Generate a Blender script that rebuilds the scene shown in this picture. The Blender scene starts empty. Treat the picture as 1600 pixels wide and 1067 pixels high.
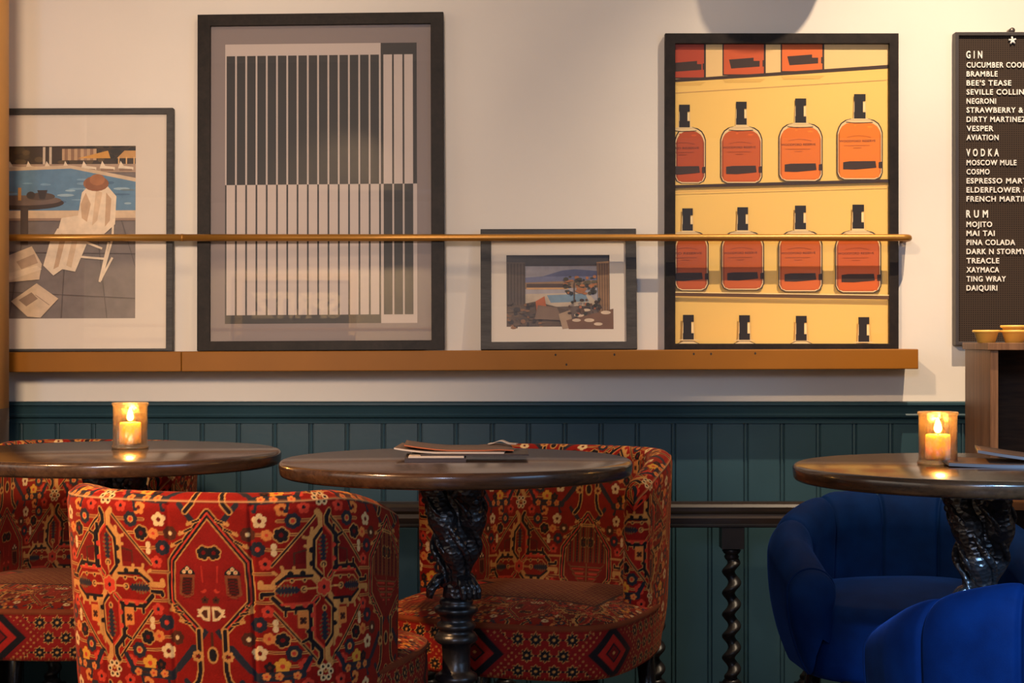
import bpy, bmesh, math, random
import numpy as np
from mathutils import Vector, Matrix

# ------------------------------------------------------------------ camera, light, exposure
SC = bpy.context.scene
COL = SC.collection
EYE = 0.99            # camera height
FPX = 2500.0          # focal length in pixels of the 1600x1067 frame
WALL = 4.40           # distance of the picture wall


def at(px, py, y):
    """the point at distance y that the photograph shows at (px, py)"""
    return ((px - 800.0) / FPX * y, y, EYE - (py - 533.0) / FPX * y)


cam_d = bpy.data.cameras.new('camera')
cam_d.sensor_width = 36.0
cam_d.lens = FPX / 1600.0 * 36.0
cam = bpy.data.objects.new('camera', cam_d)
cam.location = (0, 0, EYE)
cam.rotation_euler = (math.radians(90), 0, 0)
COL.objects.link(cam)
SC.camera = cam

SC.view_settings.view_transform = 'Standard'
SC.view_settings.look = 'None'
SC.view_settings.gamma = 1.0
SC.view_settings.use_curve_mapping = False
SC.view_settings.exposure = 0.0

world = bpy.data.worlds.new('world')
SC.world = world
world.use_nodes = True
world.node_tree.nodes['Background'].inputs[0].default_value = (1.0, 0.80, 0.62, 1)
world.node_tree.nodes['Background'].inputs[1].default_value = 0.05


def spot(name, loc, target, energy, color, angle, blend, radius):
    d = bpy.data.lights.new(name, 'SPOT')
    d.energy = energy
    d.color = color
    d.spot_size = math.radians(angle)
    d.spot_blend = blend
    d.shadow_soft_size = radius
    o = bpy.data.objects.new(name, d)
    o.location = loc
    o.rotation_euler = (Vector(target) - Vector(loc)).to_track_quat('-Z', 'Y').to_euler()
    COL.objects.link(o)
    return o


def area(name, loc, target, sx, sy, energy, color):
    d = bpy.data.lights.new(name, 'AREA')
    d.shape = 'RECTANGLE'
    d.size, d.size_y = sx, sy
    d.energy = energy
    d.color = color
    o = bpy.data.objects.new(name, d)
    o.location = loc
    o.rotation_euler = (Vector(target) - Vector(loc)).to_track_quat('-Z', 'Y').to_euler()
    COL.objects.link(o)
    return o


XL, XR, YB, ZC = -3.45, 3.2, -2.5, 3.3      # the room's walls and ceiling
WARM = (1.0, 0.68, 0.36)
# warm ceiling spots close to the picture wall
spot('ceiling_spot_over_bottles', (1.24, 3.10, 3.20), (1.18, 4.40, 0.70), 350, (1.0, 0.78, 0.55), 66, 1.0, 0.016)
spot('ceiling_spot_over_stripes', (-0.20, 3.0, 2.66), (-0.30, 4.40, 1.2), 34, (1.0, 0.70, 0.42), 100, 1.0, 0.12)
# warm lamps in the room, shining on the left of the wall and on the left tables
spot('room_lamp_left', (-0.42, 0.3, 1.80), (-1.42, 4.4, 1.10), 430, (1.0, 0.74, 0.51), 46, 1.0, 0.18)
spot('ceiling_spot_over_tables', (-1.9, 1.6, 2.62), (-0.58, 2.52, 0.58), 420, (1.0, 0.56, 0.26), 36, 0.9, 0.06)
# daylight: a window on the left; invented fill on the right and high behind the camera
area('window_daylight_left', (XL + 0.02, 0.6, 1.65), (3.0, 0.6, 1.65), 3.6, 1.5, 30, (1.0, 0.86, 0.70))
area('added_daylight_right', (XR - 0.02, -0.3, 1.65), (0.0, -0.3, 1.65), 2.4, 1.3, 42, (0.34, 0.60, 1.0))  # invented window light, added for blue fill on the right side
area('added_daylight_high', (-0.58, YB + 0.03, 1.98), (0.85, 3.0, 0.75), 0.76, 0.5, 85, (0.50, 0.66, 1.0))  # invented window light, added as cool fill from behind the camera
spot('added_warm_spot_on_cabinet', (-0.55, 1.5, 2.35), (1.04, 3.98, 0.84), 190, (1.0, 0.72, 0.46), 26, 0.8, 0.05)  # unseen spot, added to brighten the cabinet side and the ledge's right end
spot('added_cool_spot', (0.45, -1.6, 2.66), (1.02, 2.30, 0.44), 2200, (0.30, 0.58, 1.0), 14.4, 0.6, 0.05)  # unseen narrow spot, added to brighten the back of the front blue chair
# spots washing the wall behind the camera
spot('ceiling_spot_opposite', (-1.3, -1.45, 2.95), (-1.85, -2.5, 1.6), 850, WARM, 85, 0.9, 0.03)

# ------------------------------------------------------------------ helpers
def nt(name):
    m = bpy.data.materials.new(name)
    m.use_nodes = True
    t = m.node_tree
    return m, t, t.nodes['Principled BSDF']


def link(t, a, b):
    t.links.new(a, b)


def coords(t, scale=(1, 1, 1), kind='Object'):
    tc = t.nodes.new('ShaderNodeTexCoord')
    mp = t.nodes.new('ShaderNodeMapping')
    mp.inputs['Scale'].default_value = scale
    link(t, tc.outputs[kind], mp.inputs['Vector'])
    return mp.outputs['Vector']


def noise(t, vec, scale, detail=3, rough=0.5):
    n = t.nodes.new('ShaderNodeTexNoise')
    n.inputs['Scale'].default_value = scale
    n.inputs['Detail'].default_value = detail
    n.inputs['Roughness'].default_value = rough
    if vec is not None:
        link(t, vec, n.inputs['Vector'])
    return n.outputs['Fac']


def ramp(t, fac, stops):
    r = t.nodes.new('ShaderNodeValToRGB')
    e = r.color_ramp.elements
    while len(e) > 1:
        e.remove(e[-1])
    e[0].position, e[0].color = stops[0][0], (*stops[0][1], 1)
    for p, c in stops[1:]:
        k = e.new(p)
        k.color = (*c, 1)
    link(t, fac, r.inputs['Fac'])
    return r.outputs['Color']


def bump(t, b, height, strength=0.3, dist=0.002):
    n = t.nodes.new('ShaderNodeBump')
    n.inputs['Strength'].default_value = strength
    n.inputs['Distance'].default_value = dist
    link(t, height, n.inputs['Height'])
    link(t, n.outputs['Normal'], b.inputs['Normal'])


def plain(name, color, rough=0.5, metal=0.0, var=0.12, scale=8, bumpy=0.0, bscale=200, coat=0.0, spec=0.5, stretch=(1, 1, 1)):
    """a slightly uneven surface of one colour"""
    m, t, b = nt(name)
    v = coords(t, stretch)
    f = noise(t, v, scale, 4)
    lo = tuple(c * (1 - var) for c in color)
    hi = tuple(min(1, c * (1 + var)) for c in color)
    link(t, ramp(t, f, [(0.3, lo), (0.7, hi)]), b.inputs['Base Color'])
    b.inputs['Roughness'].default_value = rough
    b.inputs['Metallic'].default_value = metal
    b.inputs['Coat Weight'].default_value = coat
    b.inputs['Specular IOR Level'].default_value = spec
    if bumpy:
        bump(t, b, noise(t, v, bscale, 3), bumpy, 0.002)
    return m


def wood(name, dark, light, rough=0.35, stretch=(3, 40, 40), scale=1.0, coat=0.0, spec=0.5, bstr=0.08):
    m, t, b = nt(name)
    v = coords(t, stretch)
    f = noise(t, v, scale, 6, 0.62)
    f2 = noise(t, v, scale * 4.5, 4, 0.6)
    mx = t.nodes.new('ShaderNodeMath')
    mx.operation = 'MULTIPLY_ADD'
    link(t, f2, mx.inputs[0])
    mx.inputs[1].default_value = 0.35
    ad = t.nodes.new('ShaderNodeMath')
    ad.operation = 'MULTIPLY'
    link(t, f, ad.inputs[0])
    ad.inputs[1].default_value = 0.65
    link(t, ad.outputs[0], mx.inputs[2])
    mid = tuple((a + c) / 2 for a, c in zip(dark, light))
    link(t, ramp(t, mx.outputs[0], [(0.32, dark), (0.5, mid), (0.66, light)]), b.inputs['Base Color'])
    b.inputs['Roughness'].default_value = rough
    b.inputs['Coat Weight'].default_value = coat
    b.inputs['Coat Roughness'].default_value = 0.12
    b.inputs['Specular IOR Level'].default_value = spec
    bump(t, b, mx.outputs[0], bstr, 0.001)
    return m


def painted(name, rough=0.75, sheen=0.0, nap=0.0, spec=0.5, tint=(1, 0.6, 0.4), mottled=0.0):
    """colour laid down in the mesh's own colour attribute (print or woven pattern)"""
    m, t, b = nt(name)
    a = t.nodes.new('ShaderNodeVertexColor')
    a.layer_name = 'Col'
    out = a.outputs['Color']
    if mottled:
        f = noise(t, coords(t), 38, 4)
        r = ramp(t, f, [(0.3, (1 - mottled,) * 3), (0.7, (1, 1, 1))])
        mm = t.nodes.new('ShaderNodeMixRGB')
        mm.blend_type = 'MULTIPLY'
        mm.inputs[0].default_value = 1
        link(t, out, mm.inputs[1])
        link(t, r, mm.inputs[2])
        out = mm.outputs[0]
    link(t, out, b.inputs['Base Color'])
    b.inputs['Roughness'].default_value = rough
    b.inputs['Specular IOR Level'].default_value = spec
    b.inputs['Sheen Weight'].default_value = sheen
    b.inputs['Sheen Roughness'].default_value = 0.35
    b.inputs['Sheen Tint'].default_value = (*tint, 1)
    if nap:
        bump(t, b, noise(t, coords(t), 900, 2), nap, 0.001)
    return m


def pane(name, refl=1.45, tint=(1, 1, 1)):
    """thin clear glass: it lets light straight through and mirrors by its Fresnel share"""
    m = bpy.data.materials.new(name)
    m.use_nodes = True
    t = m.node_tree
    t.nodes.clear()
    o = t.nodes.new('ShaderNodeOutputMaterial')
    mix = t.nodes.new('ShaderNodeMixShader')
    lw = t.nodes.new('ShaderNodeLayerWeight')
    lw.inputs['Blend'].default_value = 0.5
    p5 = t.nodes.new('ShaderNodeMath')
    p5.operation = 'POWER'
    link(t, lw.outputs['Facing'], p5.inputs[0])
    p5.inputs[1].default_value = 5.0
    fr = t.nodes.new('ShaderNodeMath')
    fr.operation = 'MULTIPLY_ADD'
    f0 = ((refl - 1) / (refl + 1)) ** 2
    link(t, p5.outputs[0], fr.inputs[0])
    fr.inputs[1].default_value = 1 - f0
    fr.inputs[2].default_value = f0
    tr = t.nodes.new('ShaderNodeBsdfTransparent')
    tr.inputs['Color'].default_value = (*tint, 1)
    gl = t.nodes.new('ShaderNodeBsdfGlossy')
    gl.inputs['Roughness'].default_value = 0.015
    link(t, fr.outputs[0], mix.inputs[0])
    link(t, tr.outputs[0], mix.inputs[1])
    link(t, gl.outputs[0], mix.inputs[2])
    link(t, mix.outputs[0], o.inputs['Surface'])
    return m


def empty(name, loc=(0, 0, 0), rot=(0, 0, 0)):
    o = bpy.data.objects.new(name, None)
    o.location = loc
    o.rotation_euler = rot
    COL.objects.link(o)
    return o


def tag(o, label, cat, group=None):
    o['label'] = label
    o['category'] = cat
    if group:
        o['group'] = group
    return o


def struct(o):
    o['kind'] = 'structure'
    return o


class MB:
    """collects shapes and links them as ONE mesh object"""

    def __init__(self):
        self.v, self.f, self.m, self.s, self.c = [], [], [], [], []

    def add(self, verts, faces, mat=0, smooth=False, col=(1, 1, 1)):
        n = len(self.v)
        self.v += [tuple(p) for p in verts]
        for q in faces:
            self.f.append([n + i for i in q])
            self.m.append(mat)
            self.s.append(smooth)
            self.c.append(col)
        return self

    def box(self, x0, x1, y0, y1, z0, z1, mat=0):
        v = [(x, y, z) for x in (x0, x1) for y in (y0, y1) for z in (z0, z1)]
        return self.add(v, [(0, 1, 3, 2), (4, 6, 7, 5), (0, 4, 5, 1), (2, 3, 7, 6), (0, 2, 6, 4), (1, 5, 7, 3)], mat)

    def lathe(self, prof, n=48, c=(0, 0, 0), mat=0, closed=True):
        v, f = [], []
        for r, z in prof:
            for k in range(n):
                a = 2 * math.pi * k / n
                v.append((c[0] + r * math.cos(a), c[1] + r * math.sin(a), c[2] + z))
        for i in range(len(prof) - 1):
            for k in range(n):
                k2 = (k + 1) % n
                f.append((i * n + k, i * n + k2, (i + 1) * n + k2, (i + 1) * n + k))
        if closed:
            f.append(tuple(range(n))[::-1])
            f.append(tuple((len(prof) - 1) * n + k for k in range(n)))
        return self.add(v, f, mat, True)

    def tube(self, pts, radii, n=16, mat=0, flat=None, caps=True):
        pts = [Vector(p) for p in pts]
        if not hasattr(radii, '__len__'):
            radii = [radii] * len(pts)
        v, f = [], []
        up = None
        for i, p in enumerate(pts):
            d = (pts[min(i + 1, len(pts) - 1)] - pts[max(i - 1, 0)]).normalized()
            if up is None:
                up = Vector((0, 0, 1)) if abs(d.z) < 0.9 else Vector((1, 0, 0))
            up = (up - d * up.dot(d)).normalized()
            side = d.cross(up)
            r = radii[i]
            ra, rb = (r, r) if not hasattr(r, '__len__') else r
            for k in range(n):
                a = 2 * math.pi * k / n
                v.append(p + side * (ra * math.cos(a)) + up * (rb * math.sin(a)))
        for i in range(len(pts) - 1):
            for k in range(n):
                k2 = (k + 1) % n
                f.append((i * n + k, i * n + k2, (i + 1) * n + k2, (i + 1) * n + k))
        if caps:
            f.append(tuple(range(n))[::-1])
            f.append(tuple((len(pts) - 1) * n + k for k in range(n)))
        return self.add(v, f, mat, True)

    def ball(self, c, r, n=20, mat=0):
        rx, ry, rz = (r, r, r) if not hasattr(r, '__len__') else r
        v, f = [], []
        m = n // 2
        for i in range(m + 1):
            t = math.pi * i / m
            for k in range(n):
                a = 2 * math.pi * k / n
                v.append((c[0] + rx * math.sin(t) * math.cos(a), c[1] + ry * math.sin(t) * math.sin(a), c[2] + rz * math.cos(t)))
        for i in range(m):
            for k in range(n):
                k2 = (k + 1) % n
                f.append((i * n + k, (i + 1) * n + k, (i + 1) * n + k2, i * n + k2))
        return self.add(v, f, mat, True)

    def extrude_x(self, prof, x0, x1, mat=0, smooth=False):
        """profile of (y, z) points carried from x0 to x1"""
        n = len(prof)
        v = [(x0, y, z) for y, z in prof] + [(x1, y, z) for y, z in prof]
        f = [(i, (i + 1) % n, n + (i + 1) % n, n + i) for i in range(n)]
        f += [tuple(range(n))[::-1], tuple(range(n, 2 * n))]
        return self.add(v, f, mat, smooth)

    def poly(self, pts, y, col, mat=0):
        """flat polygon of (x, z) points facing -y"""
        return self.add([(p[0], y, p[1]) for p in pts], [tuple(range(len(pts)))], mat, False, col)

    def build(self, name, mats, parent=None, bevel=0.0, seg=2, colors=False, loc=None, rot=None, recalc=True, weld=False):
        me = bpy.data.meshes.new(name)
        me.from_pydata(self.v, [], self.f)
        for m in (mats if isinstance(mats, (list, tuple)) else [mats]):
            me.materials.append(m)
        me.polygons.foreach_set('material_index', self.m)
        me.polygons.foreach_set('use_smooth', self.s)
        if colors:
            at_ = me.color_attributes.new('Col', 'FLOAT_COLOR', 'CORNER')
            buf = []
            for q, c in zip(self.f, self.c):
                buf += [c[0], c[1], c[2], 1.0] * len(q)
            at_.data.foreach_set('color', buf)
        if bevel or recalc or weld:
            bm = bmesh.new()
            bm.from_mesh(me)
            if weld:
                bmesh.ops.remove_doubles(bm, verts=bm.verts, dist=1e-6)
            if recalc:
                bmesh.ops.recalc_face_normals(bm, faces=bm.faces)
            if bevel:
                sharp = [e for e in bm.edges if len(e.link_faces) == 2 and e.calc_face_angle(0) > 0.6]
                bmesh.ops.bevel(bm, geom=sharp, offset=bevel, segments=seg, affect='EDGES', profile=0.5)
            bm.to_mesh(me)
            bm.free()
        me.update()
        o = bpy.data.objects.new(name, me)
        COL.objects.link(o)
        if parent:
            o.parent = parent
        if loc:
            o.location = loc
        if rot:
            o.rotation_euler = rot
        return o


def grid_obj(name, P, C, mat, parent=None, closed_u=False):
    """a fine grid P[i, j] of points with a colour per point"""
    nu, nv = P.shape[:2]
    me = bpy.data.meshes.new(name)
    me.vertices.add(nu * nv)
    me.vertices.foreach_set('co', P.reshape(-1).astype(np.float32))
    I = np.arange(nu if closed_u else nu - 1)
    J = np.arange(nv - 1)
    ii, jj = np.meshgrid(I, J, indexing='ij')
    i2 = (ii + 1) % nu
    q = np.stack([ii * nv + jj, i2 * nv + jj, i2 * nv + jj + 1, ii * nv + jj + 1], -1).reshape(-1, 4)
    nf = len(q)
    me.loops.add(nf * 4)
    me.loops.foreach_set('vertex_index', q.reshape(-1).astype(np.int32))
    me.polygons.add(nf)
    me.polygons.foreach_set('loop_start', np.arange(nf, dtype=np.int32) * 4)
    me.polygons.foreach_set('use_smooth', np.ones(nf, dtype=bool))
    me.materials.append(mat)
    if C is not None:
        a = me.color_attributes.new('Col', 'FLOAT_COLOR', 'POINT')
        buf = np.ones((nu * nv, 4), np.float32)
        buf[:, :3] = C.reshape(-1, 3)
        a.data.foreach_set('color', buf.reshape(-1))
    me.update(calc_edges=True)
    me.validate()
    o = bpy.data.objects.new(name, me)
    COL.objects.link(o)
    if parent:
        o.parent = parent
    return o


def text_mesh(body, bold=0.0, spacing=1.0):
    """the outlines of a line of capitals: vertices (x, y), triangles, width, cap height"""
    cu = bpy.data.curves.new('lettering', 'FONT')
    cu.body = body
    cu.size = 1.0
    cu.offset = bold
    cu.space_character = spacing
    cu.resolution_u = 3
    ob = bpy.data.objects.new('lettering', cu)
    COL.objects.link(ob)
    dg = bpy.context.evaluated_depsgraph_get()
    me = bpy.data.meshes.new_from_object(ob.evaluated_get(dg))
    v = [(p.co.x, p.co.y) for p in me.vertices]
    f = [tuple(p.vertices) for p in me.polygons]
    bpy.data.objects.remove(ob)
    bpy.data.curves.remove(cu)
    bpy.data.meshes.remove(me)
    xs = [p[0] for p in v]
    ys = [p[1] for p in v]
    return v, f, (min(xs), max(xs), min(ys), max(ys))


def copy_tree(o, parent=None):
    c = o.copy()
    COL.objects.link(c)
    if parent:
        c.parent = parent
    for ch in list(o.children):
        copy_tree(ch, c)
    return c


def lin(r, g, b):
    """a colour read as 0-255 display values, in linear light"""
    def f(x):
        x /= 255.0
        return x / 12.92 if x <= 0.04045 else ((x + 0.055) / 1.055) ** 2.4
    return (f(r), f(g), f(b))

# ------------------------------------------------------------------ materials
M_wall = plain('cream_wall_paint', (0.74, 0.66, 0.56), 0.6, var=0.04, scale=2.2, bumpy=0.12, bscale=60)
M_teal = plain('dark_teal_paint', (0.026, 0.060, 0.074), 0.36, var=0.10, scale=5, spec=0.26, bumpy=0.10, bscale=70)
M_floor = wood('dark_floorboards', (0.03, 0.016, 0.008), (0.10, 0.055, 0.03), 0.4, (30, 2, 30))
M_ceil = plain('off_white_ceiling', (0.55, 0.48, 0.40), 0.8, var=0.04)
M_brass = plain('brushed_brass_paint', (0.42, 0.19, 0.030), 0.36, 0.5, var=0.07, scale=14, bumpy=0.04, bscale=300)
M_ledge = plain('gold_brown_ledge_paint', (0.27, 0.096, 0.005), 0.5, 0.0, var=0.07, scale=6, bumpy=0.04, bscale=200, spec=0.25)
M_tabletop = wood('polished_dark_walnut', (0.020, 0.009, 0.004), (0.085, 0.040, 0.018), 0.22, (2.2, 38, 38), coat=0.35, bstr=0.05)
M_iron = plain('black_cast_iron', (0.012, 0.011, 0.011), 0.33, 0.0, var=0.3, scale=30, bumpy=0.35, bscale=90, spec=0.6)
M_turned = plain('black_stained_wood', (0.010, 0.008, 0.008), 0.38, 0, spec=0.3, var=0.25, scale=18, bumpy=0.15, bscale=120)
M_handrail = wood('worn_dark_handrail', (0.010, 0.007, 0.005), (0.040, 0.024, 0.015), 0.30, (2, 40, 40))
M_black_frame = wood('black_stained_frame', (0.010, 0.007, 0.005), (0.026, 0.018, 0.013), 0.5, (20, 20, 20), spec=0.18)
M_grey_frame = wood('charcoal_wood_frame', (0.035, 0.031, 0.028), (0.075, 0.067, 0.060), 0.55, (9, 60, 60), spec=0.25)
M_mount = plain('cream_mount_board', (0.70, 0.60, 0.49), 0.85, var=0.02)
M_backing = plain('brown_backing_board', (0.20, 0.13, 0.08), 0.9)
M_print = painted('printed_paper', 0.55)
M_photo = painted('photographic_print', 0.5, mottled=0.22)
M_glass = pane('picture_glass', 1.52)
M_velvet = painted('carpet_pattern_velvet', 0.85, 0.22, 0.5, 0.12, (1.0, 0.35, 0.15), 0.2)
M_leg = plain('black_lacquered_leg', (0.010, 0.008, 0.008), 0.22, var=0.2)

# ------------------------------------------------------------------ the room
M_tan = plain('tan_column_paint', (0.80, 0.37, 0.085), 0.6, var=0.04)
M_darkbase = plain('dark_brown_paint', (0.030, 0.018, 0.012), 0.45)
struct(MB().box(XL - 0.1, XR + 0.1, WALL, WALL + 0.12, 0, ZC).build('wall_back', M_wall))
struct(MB().box(XL - 0.1, XR + 0.1, YB - 0.12, YB, 0, ZC).build('wall_front', M_wall))
wr = MB()
wr.box(XR, XR + 0.12, YB, -1.5, 0, ZC)
wr.box(XR, XR + 0.12, 0.9, WALL, 0, ZC)
wr.box(XR, XR + 0.12, -1.5, 0.9, 0, 1.0)
wr.box(XR, XR + 0.12, -1.5, 0.9, 2.3, ZC)
struct(wr.build('wall_right', M_wall))
wn = MB()
for y in (-1.5, -0.32, 0.86):
    wn.box(XR + 0.02, XR + 0.10, y, y + 0.04, 1.0, 2.3)
for z in (1.0, 2.26):
    wn.box(XR + 0.02, XR + 0.10, -1.5, 0.9, z, z + 0.04)
struct(wn.build('added_window_3', M_wall))  # frame added round the invented daylight on the right
wl = MB()
wl.box(XL - 0.12, XL, YB, -1.25, 0, ZC)
wl.box(XL - 0.12, XL, 2.45, WALL, 0, ZC)
wl.box(XL - 0.12, XL, -1.25, 2.45, 0, 0.88)
wl.box(XL - 0.12, XL, -1.25, 2.45, 2.42, ZC)
struct(wl.build('wall_left', M_wall))
struct(MB().box(XL - 0.1, XR + 0.1, YB - 0.1, WALL + 0.1, -0.1, 0).build('floor', M_floor))
struct(MB().box(XL - 0.1, XR + 0.1, YB - 0.1, WALL + 0.1, ZC, ZC + 0.1).build('ceiling', M_ceil))
wn = MB()
for y in (-1.25, -0.02, 1.19, 2.41):
    wn.box(XL - 0.10, XL - 0.02, y, y + 0.04, 0.88, 2.42)
for z in (0.88, 1.90, 2.38):
    wn.box(XL - 0.10, XL - 0.02, -1.25, 2.45, z, z + 0.04)
struct(wn.build('window_1', M_wall))
wn = MB()
for x in (-0.98, -0.60, -0.22):
    wn.box(x, x + 0.04, YB - 0.02, YB + 0.02, 1.68, 2.22)
for z in (1.66, 2.20):
    wn.box(-0.98, -0.18, YB - 0.02, YB + 0.02, z, z + 0.04)
struct(wn.build('added_window_2', M_wall))  # frame added on the closed wall to go with the invented high daylight

struct(MB().box(XL, XR, YB, YB + 0.5, 2.42, ZC).build('trim_3', plain('dark_bulkhead_paint', (0.022, 0.018, 0.017), 0.7)))

# tongue-and-groove boarding: beaded joints at the photograph's spacing
PITCH = 56.58 / FPX * 4.385
X0 = (33.7 - 800) / FPX * 4.385
bd = MB()
k0, k1 = int((XL - X0) / PITCH), int((XR - X0) / PITCH)
prof = []
for k in range(k0, k1):
    x = X0 + k * PITCH
    for dx, dy in ((-0.0075, 0.0), (-0.0060, 0.0055), (-0.0045, 0.0055), (-0.0032, 0.0012), (0.0, 0.0), (0.0032, 0.0012), (0.0045, 0.0055), (0.0060, 0.0055), (0.0075, 0.0)):
        prof.append((x + dx, 4.382 + dy))
v = [(x, y, 0.0) for x, y in prof] + [(x, y, 0.80) for x, y in prof]
n = len(prof)
bd.add(v, [(i, i + 1, n + i + 1, n + i) for i in range(n - 1)])
struct(bd.build('trim_1', M_teal, recalc=False))
dado = [(4.40, 0.826), (4.350, 0.826), (4.346, 0.823), (4.346, 0.817), (4.352, 0.814), (4.357, 0.808), (4.361, 0.800), (4.363, 0.796),
        (4.359, 0.794), (4.356, 0.789), (4.359, 0.784), (4.366, 0.782), (4.372, 0.779), (4.375, 0.772), (4.376, 0.766), (4.40, 0.766)]
struct(MB().extrude_x(dado, XL, XR).build('trim_2', M_teal))
struct(MB().box(XL, XR, 4.372, 4.40, 0, 0.035).build('baseboard_back', M_teal, bevel=0.004))

col = empty('column', (-1.467, 4.0, 0))
struct(col)
col_u = MB().lathe([(0.2, 0.823), (0.2, ZC)], 96).build('shaft', M_tan, col)
col_l = MB().lathe([(0.2, 0), (0.2, 0.823)], 96).build('dado_band', M_darkbase, col)
# ------------------------------------------------------------------ woven carpet pattern (colours per point, in pattern units of 1.06 mm)
UNIT = 0.00106
HALF, ROWP = 172, 270          # half repeat across, full repeat up
RES = 2.5
RED = (0.270, 0.0095, 0.0045)
DEEP = (0.150, 0.006, 0.005)
BRIGHT = (0.62, 0.050, 0.022)
GOLD = (0.62, 0.27, 0.065)
CREAM = (0.80, 0.52, 0.22)
NIGHT = (0.014, 0.011, 0.011)
SLATE = (0.022, 0.024, 0.029)
BROWN = (0.085, 0.022, 0.010)
ORANGE = (0.72, 0.22, 0.045)
AMBER = (0.75, 0.33, 0.035)


class Tile:
    def __init__(self):
        self.w, self.h = int(HALF * RES), int(ROWP * RES)
        self.img = np.zeros((self.h, self.w, 3), np.float32)
        self.img[:] = RED

    def paint(self, col, fn, box):
        for dv in (-ROWP, 0, ROWP):
            u0, u1, v0, v1 = box[0] - 2, box[1] + 2, box[2] - 2 + dv, box[3] + 2 + dv
            i0, i1 = max(0, int((v0 + ROWP / 2) * RES)), min(self.h, int((v1 + ROWP / 2) * RES) + 1)
            j0, j1 = max(0, int(u0 * RES)), min(self.w, int(u1 * RES) + 1)
            if i0 >= i1 or j0 >= j1:
                continue
            vv, uu = np.meshgrid((np.arange(i0, i1) + 0.5) / RES - ROWP / 2 - dv, (np.arange(j0, j1) + 0.5) / RES, indexing='ij')
            a = np.clip(0.5 - fn(uu, vv) * RES * 0.8, 0, 1)[..., None]
            self.img[i0:i1, j0:j1] = self.img[i0:i1, j0:j1] * (1 - a) + np.array(col, np.float32) * a

    def line(self, pts, w, col):
        xs, ys = [p[0] for p in pts], [p[1] for p in pts]

        def fn(u, v):
            d = np.full(u.shape, 1e9)
            for (a, b), (c, e) in zip(pts[:-1], pts[1:]):
                dx, dy = c - a, e - b
                t = np.clip(((u - a) * dx + (v - b) * dy) / (dx * dx + dy * dy + 1e-9), 0, 1)
                d = np.minimum(d, np.hypot(u - a - t * dx, v - b - t * dy))
            return d - w / 2
        self.paint(col, fn, (min(xs) - w, max(xs) + w, min(ys) - w, max(ys) + w))

    def disc(self, c, r, col, ry=None):
        ry = ry or r
        self.paint(col, lambda u, v: (np.hypot((u - c[0]) / r, (v - c[1]) / ry) - 1) * min(r, ry), (c[0] - r, c[0] + r, c[1] - ry, c[1] + ry))

    def area(self, pts, col, grow=0.0):
        def fn(u, v):
            inside = np.zeros(u.shape, bool)
            d = np.full(u.shape, 1e9)
            n = len(pts)
            for i in range(n):
                (a, b), (c, e) = pts[i], pts[(i + 1) % n]
                dx, dy = c - a, e - b
                t = np.clip(((u - a) * dx + (v - b) * dy) / (dx * dx + dy * dy + 1e-9), 0, 1)
                d = np.minimum(d, np.hypot(u - a - t * dx, v - b - t * dy))
                if e != b:
                    cr = ((b > v) != (e > v)) & (u < (c - a) * (v - b) / (e - b) + a)
                    inside ^= cr
            return np.where(inside, -d, d) - grow
        xs, ys = [p[0] for p in pts], [p[1] for p in pts]
        self.paint(col, fn, (min(xs) - grow, max(xs) + grow, min(ys) - grow, max(ys) + grow))

    def flower(self, c, r, petal, heart, n=6, outline=None, ring=None, a0=0.3, fat=0.42):
        pr = r * fat
        cs = [(c[0] + (r - pr) * math.cos(a0 + 2 * math.pi * k / n), c[1] + (r - pr) * math.sin(a0 + 2 * math.pi * k / n)) for k in range(n)]
        if outline:
            for p in cs:
                self.disc(p, pr + 1.7, outline)
        for p in cs:
            self.disc(p, pr, petal)
        if ring:
            self.disc(c, r * 0.42, ring)
        self.disc(c, r * (0.26 if ring else 0.30), heart)

    def twin(self, a, b, w=4.6):
        self.line([a, b], w, GOLD)
        self.line([a, b], w * 0.36, DEEP)


def A(x, y):
    return ((x - 105) / 7.62, 148.4 - y / 7.62)


def B(x, y):
    return ((x - 85) / 7.62, 18.4 - y / 7.62)


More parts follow.
